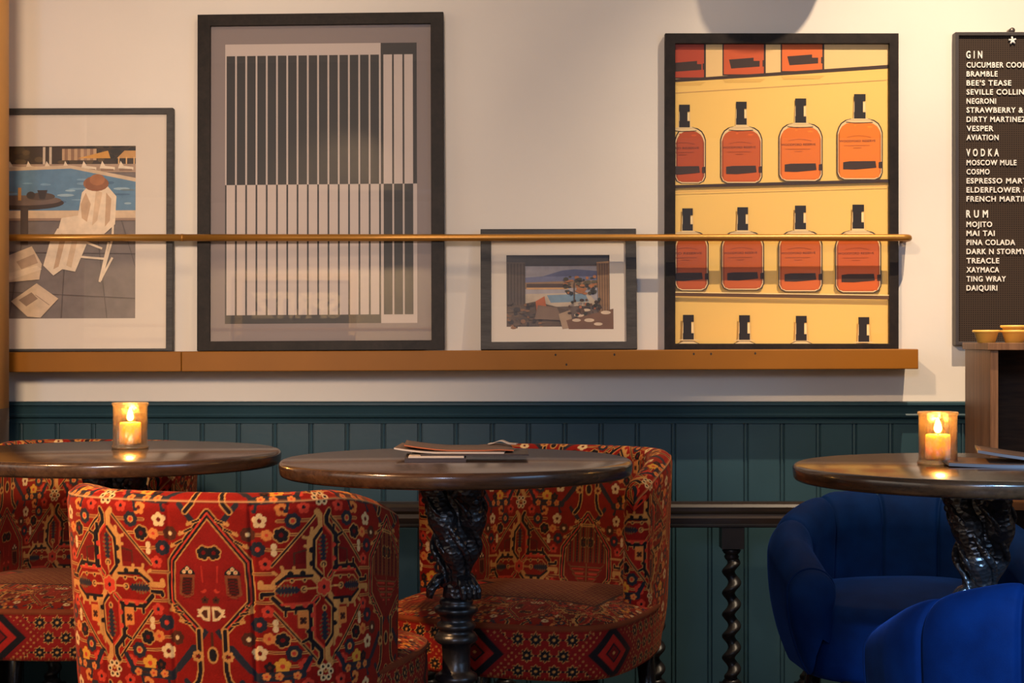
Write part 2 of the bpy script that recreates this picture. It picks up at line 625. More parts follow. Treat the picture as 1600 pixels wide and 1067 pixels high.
def make_tile(comb):
    t = Tile()
    # soft dark ground inside the cross lobes and the corner fields
    t.area([A(820, 850), A(1330, 280), A(1400, 330), A(1240, 920), A(930, 930)], (0.20, 0.009, 0.006))
    t.area([B(800, 420), B(1300, 1000), B(1360, 900), B(1220, 740), B(1220, 350), B(920, 360)], (0.34, 0.014, 0.007))
    # dark diagonal bands running to the band row
    for p, q in ((A(440, 150), A(105, 560)), (B(85, 520), B(205, 690)), (B(275, 810), B(520, 1080))):
        t.line([p, q], 8.5, SLATE)
    # medallion outline
    hexa = [A(105, 245), A(555, 805), B(555, 130), B(555, 285), B(240, 620), B(240, 900)]
    neck = [B(240, 620), B(240, 1080), (24, -140), (34, -152)]
    t.area([A(105, 300), A(520, 810), B(520, 280), B(85, 660)], (0.27, 0.011, 0.007) if not comb else (0.21, 0.010, 0.006))
    for w, c in ((13.5, GOLD), (10.0, NIGHT), (2.6, BRIGHT)):
        t.line(hexa[:5], w, c)
    for w, c in ((10.5, GOLD), (6.5, NIGHT)):
        t.line(neck, w, c)
    # barbs along the outline
    for p, q in ((A(205, 330), A(340, 378)), (A(300, 430), A(440, 495)), (A(420, 570), A(550, 640)),
                 (B(430, 420), B(575, 388)), (B(330, 545), B(460, 508)), (B(500, 330), B(560, 352))):
        m = (p[0] * 0.45 + q[0] * 0.55 , p[1] * 0.45 + q[1] * 0.55)
        t.line([p, m, q], 5.2, GOLD)
        t.line([p, m], 3.0, NIGHT)
        t.line([q, (q[0] - 0.6, q[1] + 4.5)], 2.0, GOLD)
    # twin stalks between the flowers
    for a, b in (((A(890, 340)), A(1270, 340)), (A(620, 492), A(1150, 500)), (A(740, 665), A(990, 675)), (A(605, 945), A(830, 945)),
                 (B(600, 282), B(800, 288)), (B(700, 535), B(940, 560)), (B(575, 708), B(1040, 735)), (B(690, 862), B(1170, 885)), (B(880, 1030), B(1310, 1035))):
        t.twin(a, b)
    # diagonal stems
    for a, b in ((A(815, 852), A(1340, 275)), (B(795, 395), B(1305, 1012))):
        t.line([a, b], 5.6, GOLD)
        t.line([a, b], 2.8, NIGHT)
    # flowers
    t.flower(A(695, 335), 11.5, CREAM, DEEP, 5)
    t.flower(B(630, 873), 12, CREAM, DEEP, 5)
    t.flower(A(930, 500), 11.5, NIGHT, DEEP, 6, GOLD)
    t.flower(B(890, 725), 11.5, NIGHT, DEEP, 6, GOLD)
    t.flower(A(1062, 342), 12.5, SLATE, BRIGHT, 7, None, GOLD)
    t.flower(B(1015, 885), 13, SLATE, BRIGHT, 7, None, GOLD)
    t.flower(A(665, 660), 12, SLATE, BRIGHT, 7)
    t.flower(B(635, 540), 12.5, SLATE, BRIGHT, 7)
    t.flower(A(560, 490), 11.5, BROWN, CREAM, 7)
    t.flower(B(510, 710), 11.5, BROWN, CREAM, 7)
    t.flower(B(740, 705), 9.5, ORANGE, BRIGHT, 6)
    t.flower(A(770, 500), 9.0, ORANGE, BRIGHT, 6)
    t.flower(B(880, 1030), 13, AMBER, BRIGHT, 5)
    t.flower(B(1140, 1030), 11.5, BRIGHT, NIGHT, 5)
    t.flower(B(735, 390), 10, BRIGHT, SLATE, 5)
    t.flower(A(745, 830), 10, BRIGHT, NIGHT, 5)
    t.flower(A(1190, 190), 10, BRIGHT, NIGHT, 5)
    t.flower(A(945, 205), 11, ORANGE, DEEP, 5)
    t.flower(B(735, 1040), 9, NIGHT, BROWN, 5)
    for p in (A(845, 632), A(845, 705), B(818, 520), B(818, 595)):
        t.disc(p, 4.4, CREAM, 5.2)
    # the branches of the cross: gold above and dark below beside one medallion, the other way up beside the next
    def AA(x, y):
        p = A(x, y)
        return (p[0], -p[1]) if comb else p

    def BB(x, y):
        p = B(x, y)
        return (p[0], -p[1]) if comb else p

    # gold antler of the cross and its dark counterpart
    for w, c in ((9.5, GOLD),):
        t.line([AA(1345, 250), AA(1385, 300), AA(1390, 420), AA(1250, 560), AA(1240, 920), AA(1330, 1030)], w, c)
        t.line([AA(1240, 935), AA(960, 930), AA(840, 1050), BB(800, 105), BB(660, 105), BB(665, 60)], w * 0.9, c)
        for p, q in ((AA(1250, 560), AA(1180, 535)), (AA(1265, 520), AA(1280, 440)), (AA(1240, 650), AA(1195, 640)), (AA(1060, 930), AA(1060, 880)),
                     (AA(940, 930), AA(925, 870)), (AA(860, 950), AA(830, 930))):
            t.line([p, q], 4.6, c)
            t.disc(q, 2.6, c)
    t.line([AA(1405, 450), AA(1302, 575), AA(1290, 900), AA(1390, 1000)], 5.2, NIGHT)
    t.line([AA(1415, 480), AA(1330, 580), AA(1318, 890), AA(1400, 980)], 2.0, GOLD)
    t.line([AA(1270, 985), AA(980, 975), AA(860, 1060)], 4.6, NIGHT)
    for p in (AA(1270, 690), AA(1270, 845), AA(1020, 950), AA(1160, 950)):
        t.disc(p, 4.4, NIGHT)
    for w, c in ((10.5, GOLD), (7.2, NIGHT)):
        t.line([BB(800, 185), BB(675, 190), BB(670, 225)], w * 0.8, c)
        t.line([BB(800, 240), BB(920, 365), BB(1215, 360), BB(1310, 260)], w, c)
        t.line([BB(1215, 360), BB(1215, 740), BB(1345, 880), BB(1345, 960), BB(1310, 1020)], w, c)
        for p, q in ((BB(935, 370), BB(930, 440)), (BB(1050, 380), BB(1045, 415)), (BB(1205, 720), BB(1120, 760)), (BB(1240, 760), BB(1235, 850)), (BB(1200, 660), BB(1175, 640))):
            t.line([p, q], w * 0.6, c)
    t.line([BB(890, 312), BB(1250, 310), BB(1330, 235)], 3.2, BRIGHT)
    t.line([BB(1270, 325), BB(1268, 720), BB(1370, 840)], 3.2, BRIGHT)
    for p in (BB(1015, 330), BB(1160, 330), BB(1250, 455), BB(1250, 615)):
        t.disc(p, 4.2, BRIGHT)
    # lobe outlines and leaves
    lobe = [B(815, 150), B(930, 35), B(1240, 25), B(1320, 110)]
    t.line(lobe, 2.2, GOLD)
    for p in (B(1015, 40), B(1160, 40)):
        t.disc(p, 3.8, GOLD)
        t.disc(p, 2.0, NIGHT)

    def leaf(c0, c1, w):
        (a, b), (c, e) = c0, c1
        n = 6
        L = math.hypot(c - a, e - b)
        dx, dy = (c - a) / L, (e - b) / L
        for k in range(n):
            m = (a + dx * L * (k + 0.4) / n, b + dy * L * (k + 0.4) / n)
            ww = w * math.sin(math.pi * (k + 0.9) / (n + 0.9)) + 1.5
            for s in (-1, 1):
                t.line([m, (m[0] - dy * s * ww + dx * 3.5, m[1] + dx * s * ww + dy * 3.5)], 2.6, (0.20, 0.10, 0.03))
        t.line([c0, c1], w * 0.85, SLATE)
        for k in range(n):
            m = (a + dx * L * (k + 0.5) / n, b + dy * L * (k + 0.5) / n)
            for s in (-1, 1):
                t.disc((m[0] - dy * s * w * 0.5, m[1] + dx * s * w * 0.5), 2.0, SLATE)
    leaf(B(1080, 150), B(850, 150), 7)
    leaf(A(1418, 820), A(1420, 530), 6.5)
    leaf(B(1398, 440), B(1390, 740), 6.5)
    for p in (B(1150, 145), A(1412, 865), B(1405, 385)):
        t.disc(p, 5.4, GOLD)
        t.disc(p, 3.2, NIGHT)
    t.line([B(1150, 145), B(1330, 140)], 2.4, GOLD)
    t.line([A(1412, 865), B(1405, 60)], 2.4, GOLD)
    t.line([B(1405, 240), B(1405, 385)], 2.4, GOLD)
    t.flower(B(1405, 140), 13.5, BRIGHT, NIGHT, 6, GOLD, None, 0.52)
    # small squares
    q = [B(1065, 405), B(1195, 395), B(1195, 610), B(1065, 590)]
    t.area(q, ORANGE)
    t.flower(B(1130, 510), 6.5, BROWN, NIGHT, 4, None, None, 0.78)
    t.area([A(1065, 715), A(1205, 680), A(1200, 840), A(1065, 840)], DEEP)
    t.line([A(1065, 840), A(1065, 715), A(1205, 685)], 2.6, BROWN)
    # band row
    e1, e2, e3, e4 = (147, -106), (133, -130), (68, -134), (30, -88)
    t.line([e1, e2, e3, e4], 8.0, SLATE)
    t.line([e2, e3], 15, SLATE)
    t.line([(128, -131), (72, -134)], 1.6, BROWN)
    for u in (126, 99, 80):
        t.flower((u, -132), 6.8, ORANGE, BRIGHT, 5, None, None, 0.1)
    for u in (120, 74):
        t.line([(u, -138), (u - 3, -152)], 4.6, SLATE)
        t.disc((u - 5, -151), 3, SLATE)
    t.line([(172, -131), (172 - 16, -118)], 2.4, GOLD)
    for k in range(6):
        p = (172 + 9.5 * math.cos(k * math.pi / 3), -131 + 10 * math.sin(k * math.pi / 3))
        t.disc(p, 5.0, CREAM)
        t.disc(p, 2.4, NIGHT)
    t.flower((23.5, -102), 9.5, GOLD, DEEP, 8, None, None, 0.0, 0.30)
    # medallion filling
    t.flower(A(165, 705), 10.5, NIGHT, DEEP, 6, GOLD)
    if comb:
        for k, u in enumerate((3, 10, 17, 25, 33, 41, 48)):
            top = 92 - max(0, u - 14) * 1.15
            t.line([(u, 14), (u, top)], 3.6, (0.20, 0.085, 0.022) if k % 2 == 0 else BROWN)
            if k % 2:
                for z in range(18, int(top), 6):
                    t.disc((u, z), 2.0, NIGHT)
        t.line([(0, 93), (16, 93)], 7, GOLD)
        for u in (2, 6.5, 11):
            t.disc((u, 93), 1.6, NIGHT)
        for z, w_ in ((6, 46), (-4, 40), (-14, 34), (-24, 26)):
            t.line([(4, z - 3), (w_ - 8, z - 3), (w_, z + 3)], 2.2, (0.22, 0.09, 0.025))
            t.line([(8, z - 7), (w_ - 12, z - 7)], 3.0, BRIGHT)
        t.line([(0, -40), (0, 10)], 2.5, (0.20, 0.085, 0.022))
    else:
        t.line([A(190, 1040), A(200, 860)], 2.2, (0.5, 0.03, 0.015))
        t.area([A(280, 960), A(460, 960), A(455, 925), A(370, 855), A(285, 925)], NIGHT, 0.5)
        for dx, dy in ((0, -28), (-38, 8), (38, 8)):
            t.disc(A(370 + dx, 920 + dy), 3.0, CREAM)
            t.disc(A(370 + dx, 920 + dy), 1.3, BRIGHT)
        t.area([A(285, 965), A(450, 965), B(450, 195), B(365, 245), B(285, 195)], (0.24, 0.06, 0.02), 0.8)
        t.area([A(310, 990), A(425, 990), B(425, 185), B(365, 215), B(310, 185)], (0.045, 0.012, 0.008))
        for k in range(7):
            t.line([(27, 12 - k * 4.5), (34, 14.5 - k * 4.5), (43, 12 - k * 4.5)], 1.2, DEEP)
        t.disc(B(165, 150), 4.6, BRIGHT, 3.4)
        t.disc(B(185, 125), 4.4, (0.27, 0.011, 0.007), 3.6)
        t.flower(B(150, 260), 6, BROWN, NIGHT, 5)
        t.area([B(98, 340), B(180, 340), B(240, 405), B(175, 490), B(105, 500)], CREAM, 0.6)
        t.area([B(125, 370), B(165, 375), B(205, 412), B(160, 465), B(128, 465)], BROWN)
        t.line([B(200, 380), B(240, 375)], 2.5, CREAM)
        t.line([B(205, 440), B(245, 448)], 2.5, CREAM)
        t.line([(0, -66), (0, -100)], 4, BROWN)
    # flower in the neck
    t.disc(B(90, 900), 8, GOLD, 13)
    t.disc(B(90, 900), 5.4, NIGHT, 10)
    return t.img


TILE_A, TILE_B = make_tile(False), make_tile(True)
RNG = np.random.default_rng(7)


def sample(img, u, v):
    x = np.clip(u * RES - 0.5, 0, img.shape[1] - 1.001)
    y = np.mod((v + ROWP / 2) * RES - 0.5, img.shape[0] - 1.001)
    x0, y0 = x.astype(int), y.astype(int)
    fx, fy = (x - x0)[..., None], (y - y0)[..., None]
    return (img[y0, x0] * (1 - fx) * (1 - fy) + img[y0, x0 + 1] * fx * (1 - fy)
            + img[y0 + 1, x0] * (1 - fx) * fy + img[y0 + 1, x0 + 1] * fx * fy)


def fabric(s, z, unit=UNIT):
    """pattern colour at s metres along and z metres up the cloth"""
    U, V = s / unit, z / unit
    cell = np.floor((U + HALF) / (2 * HALF)).astype(int)
    u = np.abs(np.mod(U + HALF, 2 * HALF) - HALF)
    c = np.where((np.mod(cell, 2) == 0)[..., None], sample(TILE_A, u, V), sample(TILE_B, u, V))
    return c * RNG.normal(1.0, 0.05, c.shape[:2])[..., None].clip(0.8, 1.2)


def mix(c, col, a):
    return c * (1 - a[..., None]) + np.array(col) * a[..., None]


def aa(d, w=0.0012):
    return np.clip(0.5 - d / w, 0, 1)


def border(s, z):
    """seat border: rows of eight-petalled flowers broken by dark lozenges; z from its middle"""
    c = np.zeros(s.shape + (3,)) + np.array((0.26, 0.012, 0.008))
    px, pz = 0.036, 0.031
    row = np.round(z / pz)
    ss = s + np.where(np.mod(row, 2) == 0, 0.0, px / 2)
    x, y = ss - np.round(ss / px) * px, z - row * pz
    r, th = np.hypot(x, y), np.arctan2(y, x)
    pet = 0.0105 + 0.0022 * np.cos(8 * th)
    c = mix(c, NIGHT, aa(np.abs(y) - 0.0015) * (np.abs(x) < px / 2))
    c = mix(c, GOLD, aa(r - pet - 0.0018))
    c = mix(c, NIGHT, aa(r - pet))
    c = mix(c, GOLD, aa(r - 0.0028) + 0 * r)
    # lozenges
    P = 0.29
    x = s - np.round(s / P) * P
    d = np.abs(x) / 0.062 + np.abs(z) / 0.056
    c = mix(c, (0.24, 0.011, 0.008), aa((d - 1.62) * 0.04))
    dots = (np.sin(x * 420) * np.sin(z * 420) > 0.55) & (d > 1.15) & (d < 1.6)
    c = mix(c, GOLD, dots * 0.55)
    c = mix(c, NIGHT, aa((d - 1.0) * 0.04))
    c = mix(c, (0.42, 0.018, 0.010), aa((d - 0.66) * 0.04))
    c = mix(c, NIGHT, aa((d - 0.36) * 0.04))
    c = mix(c, (0.20, 0.010, 0.008), aa((d - 0.27) * 0.04))
    c = mix(c, GOLD, aa((d - 0.07) * 0.04))
    return c * RNG.normal(1.0, 0.06, s.shape)[..., None].clip(0.8, 1.2)


def seat_top(x, y):
    """seat top: a field of small brown dashes inside a bordered surround"""
    c = fabric(x * 1.5 + 0.11, y * 1.5, UNIT)
    d = np.maximum(np.abs(x) - 0.185, np.maximum(y - 0.13, -y - 0.26))
    f = np.zeros(c.shape) + np.array((0.13, 0.010, 0.006))
    row = np.round(y / 0.011)
    xx = x + np.where(np.mod(row, 2) == 0, 0, 0.009)
    cx = xx - np.round(xx / 0.018) * 0.018
    cy = y - row * 0.011
    f = mix(f, (0.36, 0.155, 0.035), aa(np.maximum(np.abs(cx) - 0.0062, np.abs(cy) - 0.0026)))
    f = mix(f, BROWN, aa(np.maximum(np.abs(cx) - 0.0022, np.abs(cy) - 0.0014)))
    c = mix(c, (0.02, 0.012, 0.011), aa(np.abs(d - 0.004) - 0.004))
    c = np.where((d < 0)[..., None], f, c)
    q = np.abs(x - 0.15) / 0.055 + np.abs(y + 0.02) / 0.06
    c = mix(c, NIGHT, aa((q - 1) * 0.04))
    c = mix(c, (0.42, 0.018, 0.010), aa((q - 0.68) * 0.04))
    c = mix(c, NIGHT, aa((q - 0.3) * 0.04))
    return c * RNG.normal(1.0, 0.06, x.shape)[..., None].clip(0.8, 1.2)


# ------------------------------------------------------------------ carpet-covered dining chair (front +y, seat centre at x=0, y=0)
def resample(P, n):
    seg = np.hypot(np.diff(P[:, 0]), np.diff(P[:, 1]))
    L = np.concatenate([[0], np.cumsum(seg)])
    s = np.linspace(0, L[-1], n)
    return np.stack([np.interp(s, L, P[:, 0]), np.interp(s, L, P[:, 1])], -1), s


def back_plan(a=0.262, b=0.285, fwd=0.0, n_exp=3.6):
    t = np.linspace(0, math.pi, 400)
    x = a * np.sign(np.cos(t)) * np.abs(np.cos(t)) ** (2 / n_exp)
    y = -b * np.abs(np.sin(t)) ** (2 / n_exp)
    y -= 0.020 * np.exp(-(x / 0.16) ** 2)
    P = np.stack([-x, y], -1)
    return np.concatenate([[(-a, fwd)], P, [(a, fwd)]])


def build_chair(name, shift=0.0, fine=0.0017):
    root = empty(name)
    TH, ZB, ZT = 0.056, 0.310, 0.750
    P0 = back_plan(fwd=0.035)
    L = np.sum(np.hypot(*np.diff(P0, axis=0).T))
    turn_s = 0.030 * (1 - np.sin(np.linspace(math.pi / 2, 0, 26)))
    s = np.concatenate([turn_s[:-1], np.linspace(0.030, L - 0.030, int(L / fine)), (L - turn_s[::-1])[1:]])
    nu = len(s)
    Ls = np.concatenate([[0], np.cumsum(np.hypot(*np.diff(P0, axis=0).T))])
    P = np.stack([np.interp(s, Ls, P0[:, 0]), np.interp(s, Ls, P0[:, 1])], -1)
    T = np.stack([np.gradient(P[:, 0], s), np.gradient(P[:, 1], s)], -1)
    T /= np.linalg.norm(T, axis=1)[:, None]
    N = np.stack([-T[:, 1], T[:, 0]], -1)            # inward
    ctr = P.mean(0)
    flip = np.sign(((ctr - P) * N).sum(1)).mean()
    N *= np.sign(flip)
    # profile: (inward w, height, cloth coordinate)
    prof = []
    for z in np.linspace(ZB, ZT - TH / 2, int((ZT - TH / 2 - ZB) / (fine * 0.95))):
        k = max(0, (0.44 - z) / 0.14)
        prof.append((0.030 * k * k, z))
    for a in np.linspace(0, math.pi, 44)[1:-1]:
        prof.append((TH / 2 - TH / 2 * math.cos(a), ZT - TH / 2 + TH / 2 * math.sin(a)))
    for z in np.linspace(ZT - TH / 2, 0.40, int(0.35 / (fine * 1.5))):
        prof.append((TH, z))
    prof = np.array(prof)
    q = np.concatenate([[0], np.cumsum(np.hypot(*np.diff(prof, axis=0).T))]) + ZB
    itop = int(np.argmin(np.abs(prof[:, 0] - TH / 2) + (prof[:, 1] < 0.7)))
    cloth = np.where(prof[:, 0] >= TH - 1e-6, prof[:, 1] + 0.13, q)
    S = s - L / 2
    end = np.clip(1 - (L / 2 - np.abs(S)) / 0.030, 0, 1)        # rounds off the wing fronts
    shrink = np.sqrt(np.clip(1 - end ** 2, 0.0, 1))
    drop = 0.055 * np.clip((np.abs(S) - 0.27) / 0.23, 0, 1) ** 1.5
    w = TH / 2 + (prof[None, :, 0] - TH / 2) * shrink[:, None]
    z = prof[None, :, 1] - (drop[:, None] + 0.03 * (1 - shrink[:, None])) * np.clip((prof[None, :, 1] - 0.42) / 0.3, 0, 1)
    X = P[:, None, 0] + N[:, None, 0] * w
    Y = P[:, None, 1] + N[:, None, 1] * w
    lean = np.clip((z - 0.42) / 0.33, 0, 1)
    backness = np.clip(-P[:, 1] / 0.28, 0, 1)
    Y = Y - 0.035 * lean * backness[:, None]
    X = X * (1 + 0.02 * lean)
    # channel seams pressed into the outside of the back
    for sx in (-0.27, -0.135, 0.0, 0.135, 0.27):
        g = np.exp(-((S - sx) / 0.0035) ** 2)[:, None] * (prof[None, :, 0] < 0.002) * 0.0028
        X += N[:, None, 0] * g
        Y += N[:, None, 1] * g
    # piped edge where the top band meets the outside
    pz = np.exp(-((q - (ZT - TH / 2 + 0.020)) / 0.003) ** 2)[None, :] * 0.0022
    X -= N[:, None, 0] * pz
    Y -= N[:, None, 1] * pz
    SS = np.repeat(S[:, None] - shift, prof.shape[0], 1)
    ZZ = np.repeat(cloth[None, :] - 0.600, nu, 0)
    # round the wing fronts the outside pattern simply runs on
    front = (end > 0)[:, None] & (prof[None, :, 1] < ZT - TH / 2)
    phi = np.arcsin(np.clip(end, 0, 1))[:, None]
    SS = np.where(prof[None, :, 0] > TH - 1e-6, S[:, None] + 0.035 + 2 * HALF * UNIT, SS)
    over = np.where(prof[None, :, 0] > TH / 2, 0.029 * (math.pi - phi), 0.029 * phi)
    SS = np.where(front, np.sign(S)[:, None] * (L / 2 - 0.030 + over) - shift, SS)
    ZZ = np.where(front, z - 0.600, ZZ)
    C = fabric(SS, ZZ)
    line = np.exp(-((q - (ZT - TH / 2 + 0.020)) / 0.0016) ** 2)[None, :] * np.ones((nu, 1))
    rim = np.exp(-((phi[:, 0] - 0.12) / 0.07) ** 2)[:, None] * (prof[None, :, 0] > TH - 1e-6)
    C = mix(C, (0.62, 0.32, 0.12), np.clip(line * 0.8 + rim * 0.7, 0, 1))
    grid_obj('backrest', np.stack([X, Y, z], -1), C, M_velvet, root)

    # seat
    a, n_exp = 0.268, 4.2
    t = np.linspace(-math.pi, math.pi, 3000)
    x = a * np.sign(np.cos(t)) * np.abs(np.cos(t)) ** (2 / n_exp)
    yy = np.sign(np.sin(t)) * np.abs(np.sin(t)) ** (2 / n_exp)
    yf = np.where(yy > 0, 0.275 * yy, 0.235 * yy)
    yf = yf + 0.022 * np.where(yy > 0, np.exp(-(x / 0.2) ** 2), 0)
    xn = np.where(yy < 0, x * (1 - 0.10 * np.abs(yy)), x)
    O, so = resample(np.stack([xn, yf], -1), 820)
    O[-1] = O[0]
    rings = [(0.90, 0.324, 0), (0.955, 0.324, 0), (0.985, 0.328, 0)]
    for zz in np.linspace(0.334, 0.421, 44):
        rings.append((0.995 + 0.012 * math.sin((zz - 0.334) / 0.087 * math.pi), zz, 0))
    rings += [(1.010, 0.426, 1), (1.010, 0.430, 1), (0.998, 0.434, 1)]
    for k in np.linspace(0, 1, 100)[1:]:
        rr = 0.995 * (1 - k) + 0.002
        rings.append((rr, 0.434 + 0.032 * (1 - (1 - k) ** 2.2) ** 0.8, 2))
    R = np.array(rings)
    X = O[:, None, 0] * R[None, :, 0]
    Y = O[:, None, 1] * R[None, :, 0]
    Z = np.repeat(R[None, :, 1], len(O), 0)
    Cb = border(np.repeat((so - so[-1] * 0.75)[:, None], len(R), 1) + 0.035, Z - 0.376)
    Ct = seat_top(X, Y)
    welt = np.zeros(Cb.shape) + np.array((0.22, 0.045, 0.014))
    C = np.where((R[None, :, 2] == 0)[..., None], Cb, np.where((R[None, :, 2] == 1)[..., None], welt, Ct))
    grid_obj('seat', np.stack([X, Y, Z], -1), C, M_velvet, root)
    # legs
    for sx in (-1, 1):
        for sy in (-1, 1):
            m = MB()
            top = (sx * 0.19, 0.19 * sy - 0.0, 0.326)
            bot = (sx * 0.215, 0.200 * sy, 0.0)
            m.tube([bot, tuple((p + r) / 2 for p, r in zip(bot, top)), top], [0.011, 0.016, 0.022], 18)
            m.build('leg', M_leg, root)
    return root


def place(o, x, y, yaw):
    o.location = (x, y, 0)
    o.rotation_euler = (0, 0, math.radians(yaw))
    return o


chair = build_chair('dining_chair', 0.067)
tag(chair, 'red carpet-patterned dining chair seen from behind, nearest, in front of the two left tables', 'chair', 'red carpet-patterned dining chairs')
place(chair, -0.455, 2.86, -16)
c2 = tag(copy_tree(chair), 'red carpet-patterned dining chair facing us behind the round table with the menus', 'chair', 'red carpet-patterned dining chairs')
place(c2, 0.045, 3.44, 180 - 22)
c3 = tag(copy_tree(chair), 'red carpet-patterned dining chair behind the far left candle table, mostly hidden', 'chair', 'red carpet-patterned dining chairs')
place(c3, -1.02, 3.62, 180 - 8)

# ------------------------------------------------------------------ picture ledge and rail
TILT = 0.0035


def ledge_z(x):
    return 0.9661 + TILT * x


ledge = tag(empty('picture_ledge', (0, 4.40, 0.9661), (0, -TILT, 0)), 'long gold-brown picture ledge under the row of framed pictures', 'ledge')
XS = (283 - 800) / FPX * 4.255
for a, b in ((-1.70, XS - 0.0006), (XS + 0.0006, 1.0808)):
    MB().box(a, b, -0.145, 0.0, -0.0530, 0.0).build('board', M_ledge, ledge, bevel=0.0022)
M_hole = plain('dark_filler', (0.03, 0.018, 0.01), 0.8)
for px, dz in ((1084, -0.011), (1111, -0.011), (1180, -0.010), (960, -0.012), (885, -0.038), (868, -0.012)):
    x = (px - 800) / FPX * 4.255
    m = MB()
    m.add([(x + 0.0028 * math.cos(a), -0.1452, dz + 0.0035 * math.sin(a)) for a in np.linspace(0, 2 * math.pi, 9)[:-1]], [tuple(range(8))])
    m.build('screw_hole', M_hole, ledge, recalc=False)

rail = tag(empty('picture_rail', (0, 4.40, 1.2703)), 'thin round brass rail running in front of the framed pictures', 'rail')
RY, RR = -0.080, 0.0095
x_end = (1422 - 800) / FPX * 4.32
m = MB()
pts = [(XS * 1.012 + 0.001, RY, 0), (-0.3, RY, 0), (0.4, RY, 0), (x_end - 0.02, RY, 0)]
for a in np.linspace(0, math.pi / 2, 10)[1:]:
    pts.append((x_end - 0.02 + 0.02 * math.sin(a), RY + 0.02 * (1 - math.cos(a)), 0))
pts.append((x_end, 0.0, 0))
m.tube(pts, RR, 24)
m.build('bar', M_brass, rail)
m = MB()
m.tube([(-1.70, RY, 0), (XS * 1.012 - 0.001, RY, 0)], RR, 24)
m.build('bar', M_brass, rail)
m = MB()
for x in (XS * 1.012,):
    m.tube([(x - 0.003, RY, 0), (x + 0.003, RY, 0)], RR * 1.06, 24)
m.build('coupling', M_brass, rail)
for x in (-1.66,):
    m = MB()
    m.tube([(x, RY, 0), (x, -0.004, 0)], 0.006, 14)
    m.tube([(x, -0.006, 0), (x, 0.0, 0)], 0.018, 24)
    m.build('bracket', M_brass, rail)


# ------------------------------------------------------------------ framed pictures
def ring(m, x0, x1, z0, z1, bl, br, bt, bb, yf, yb, chamfer=0.0):
    """a mitred frame of four bars"""
    o = [(x0, z0), (x1, z0), (x1, z1), (x0, z1)]
    i = [(x0 + bl, z0 + bb), (x1 - br, z0 + bb), (x1 - br, z1 - bt), (x0 + bl, z1 - bt)]
    v = [(x, yf, z) for x, z in o] + [(x, yf, z) for x, z in i] + [(x, yb, z) for x, z in o] + [(x, yb, z) for x, z in i]
    f = []
    for k in range(4):
        j = (k + 1) % 4
        f += [(k, j, 4 + j, 4 + k), (8 + k, 12 + k, 12 + j, 8 + j), (k, 8 + k, 8 + j, j), (4 + k, 4 + j, 12 + j, 12 + k)]
    m.add(v, f)


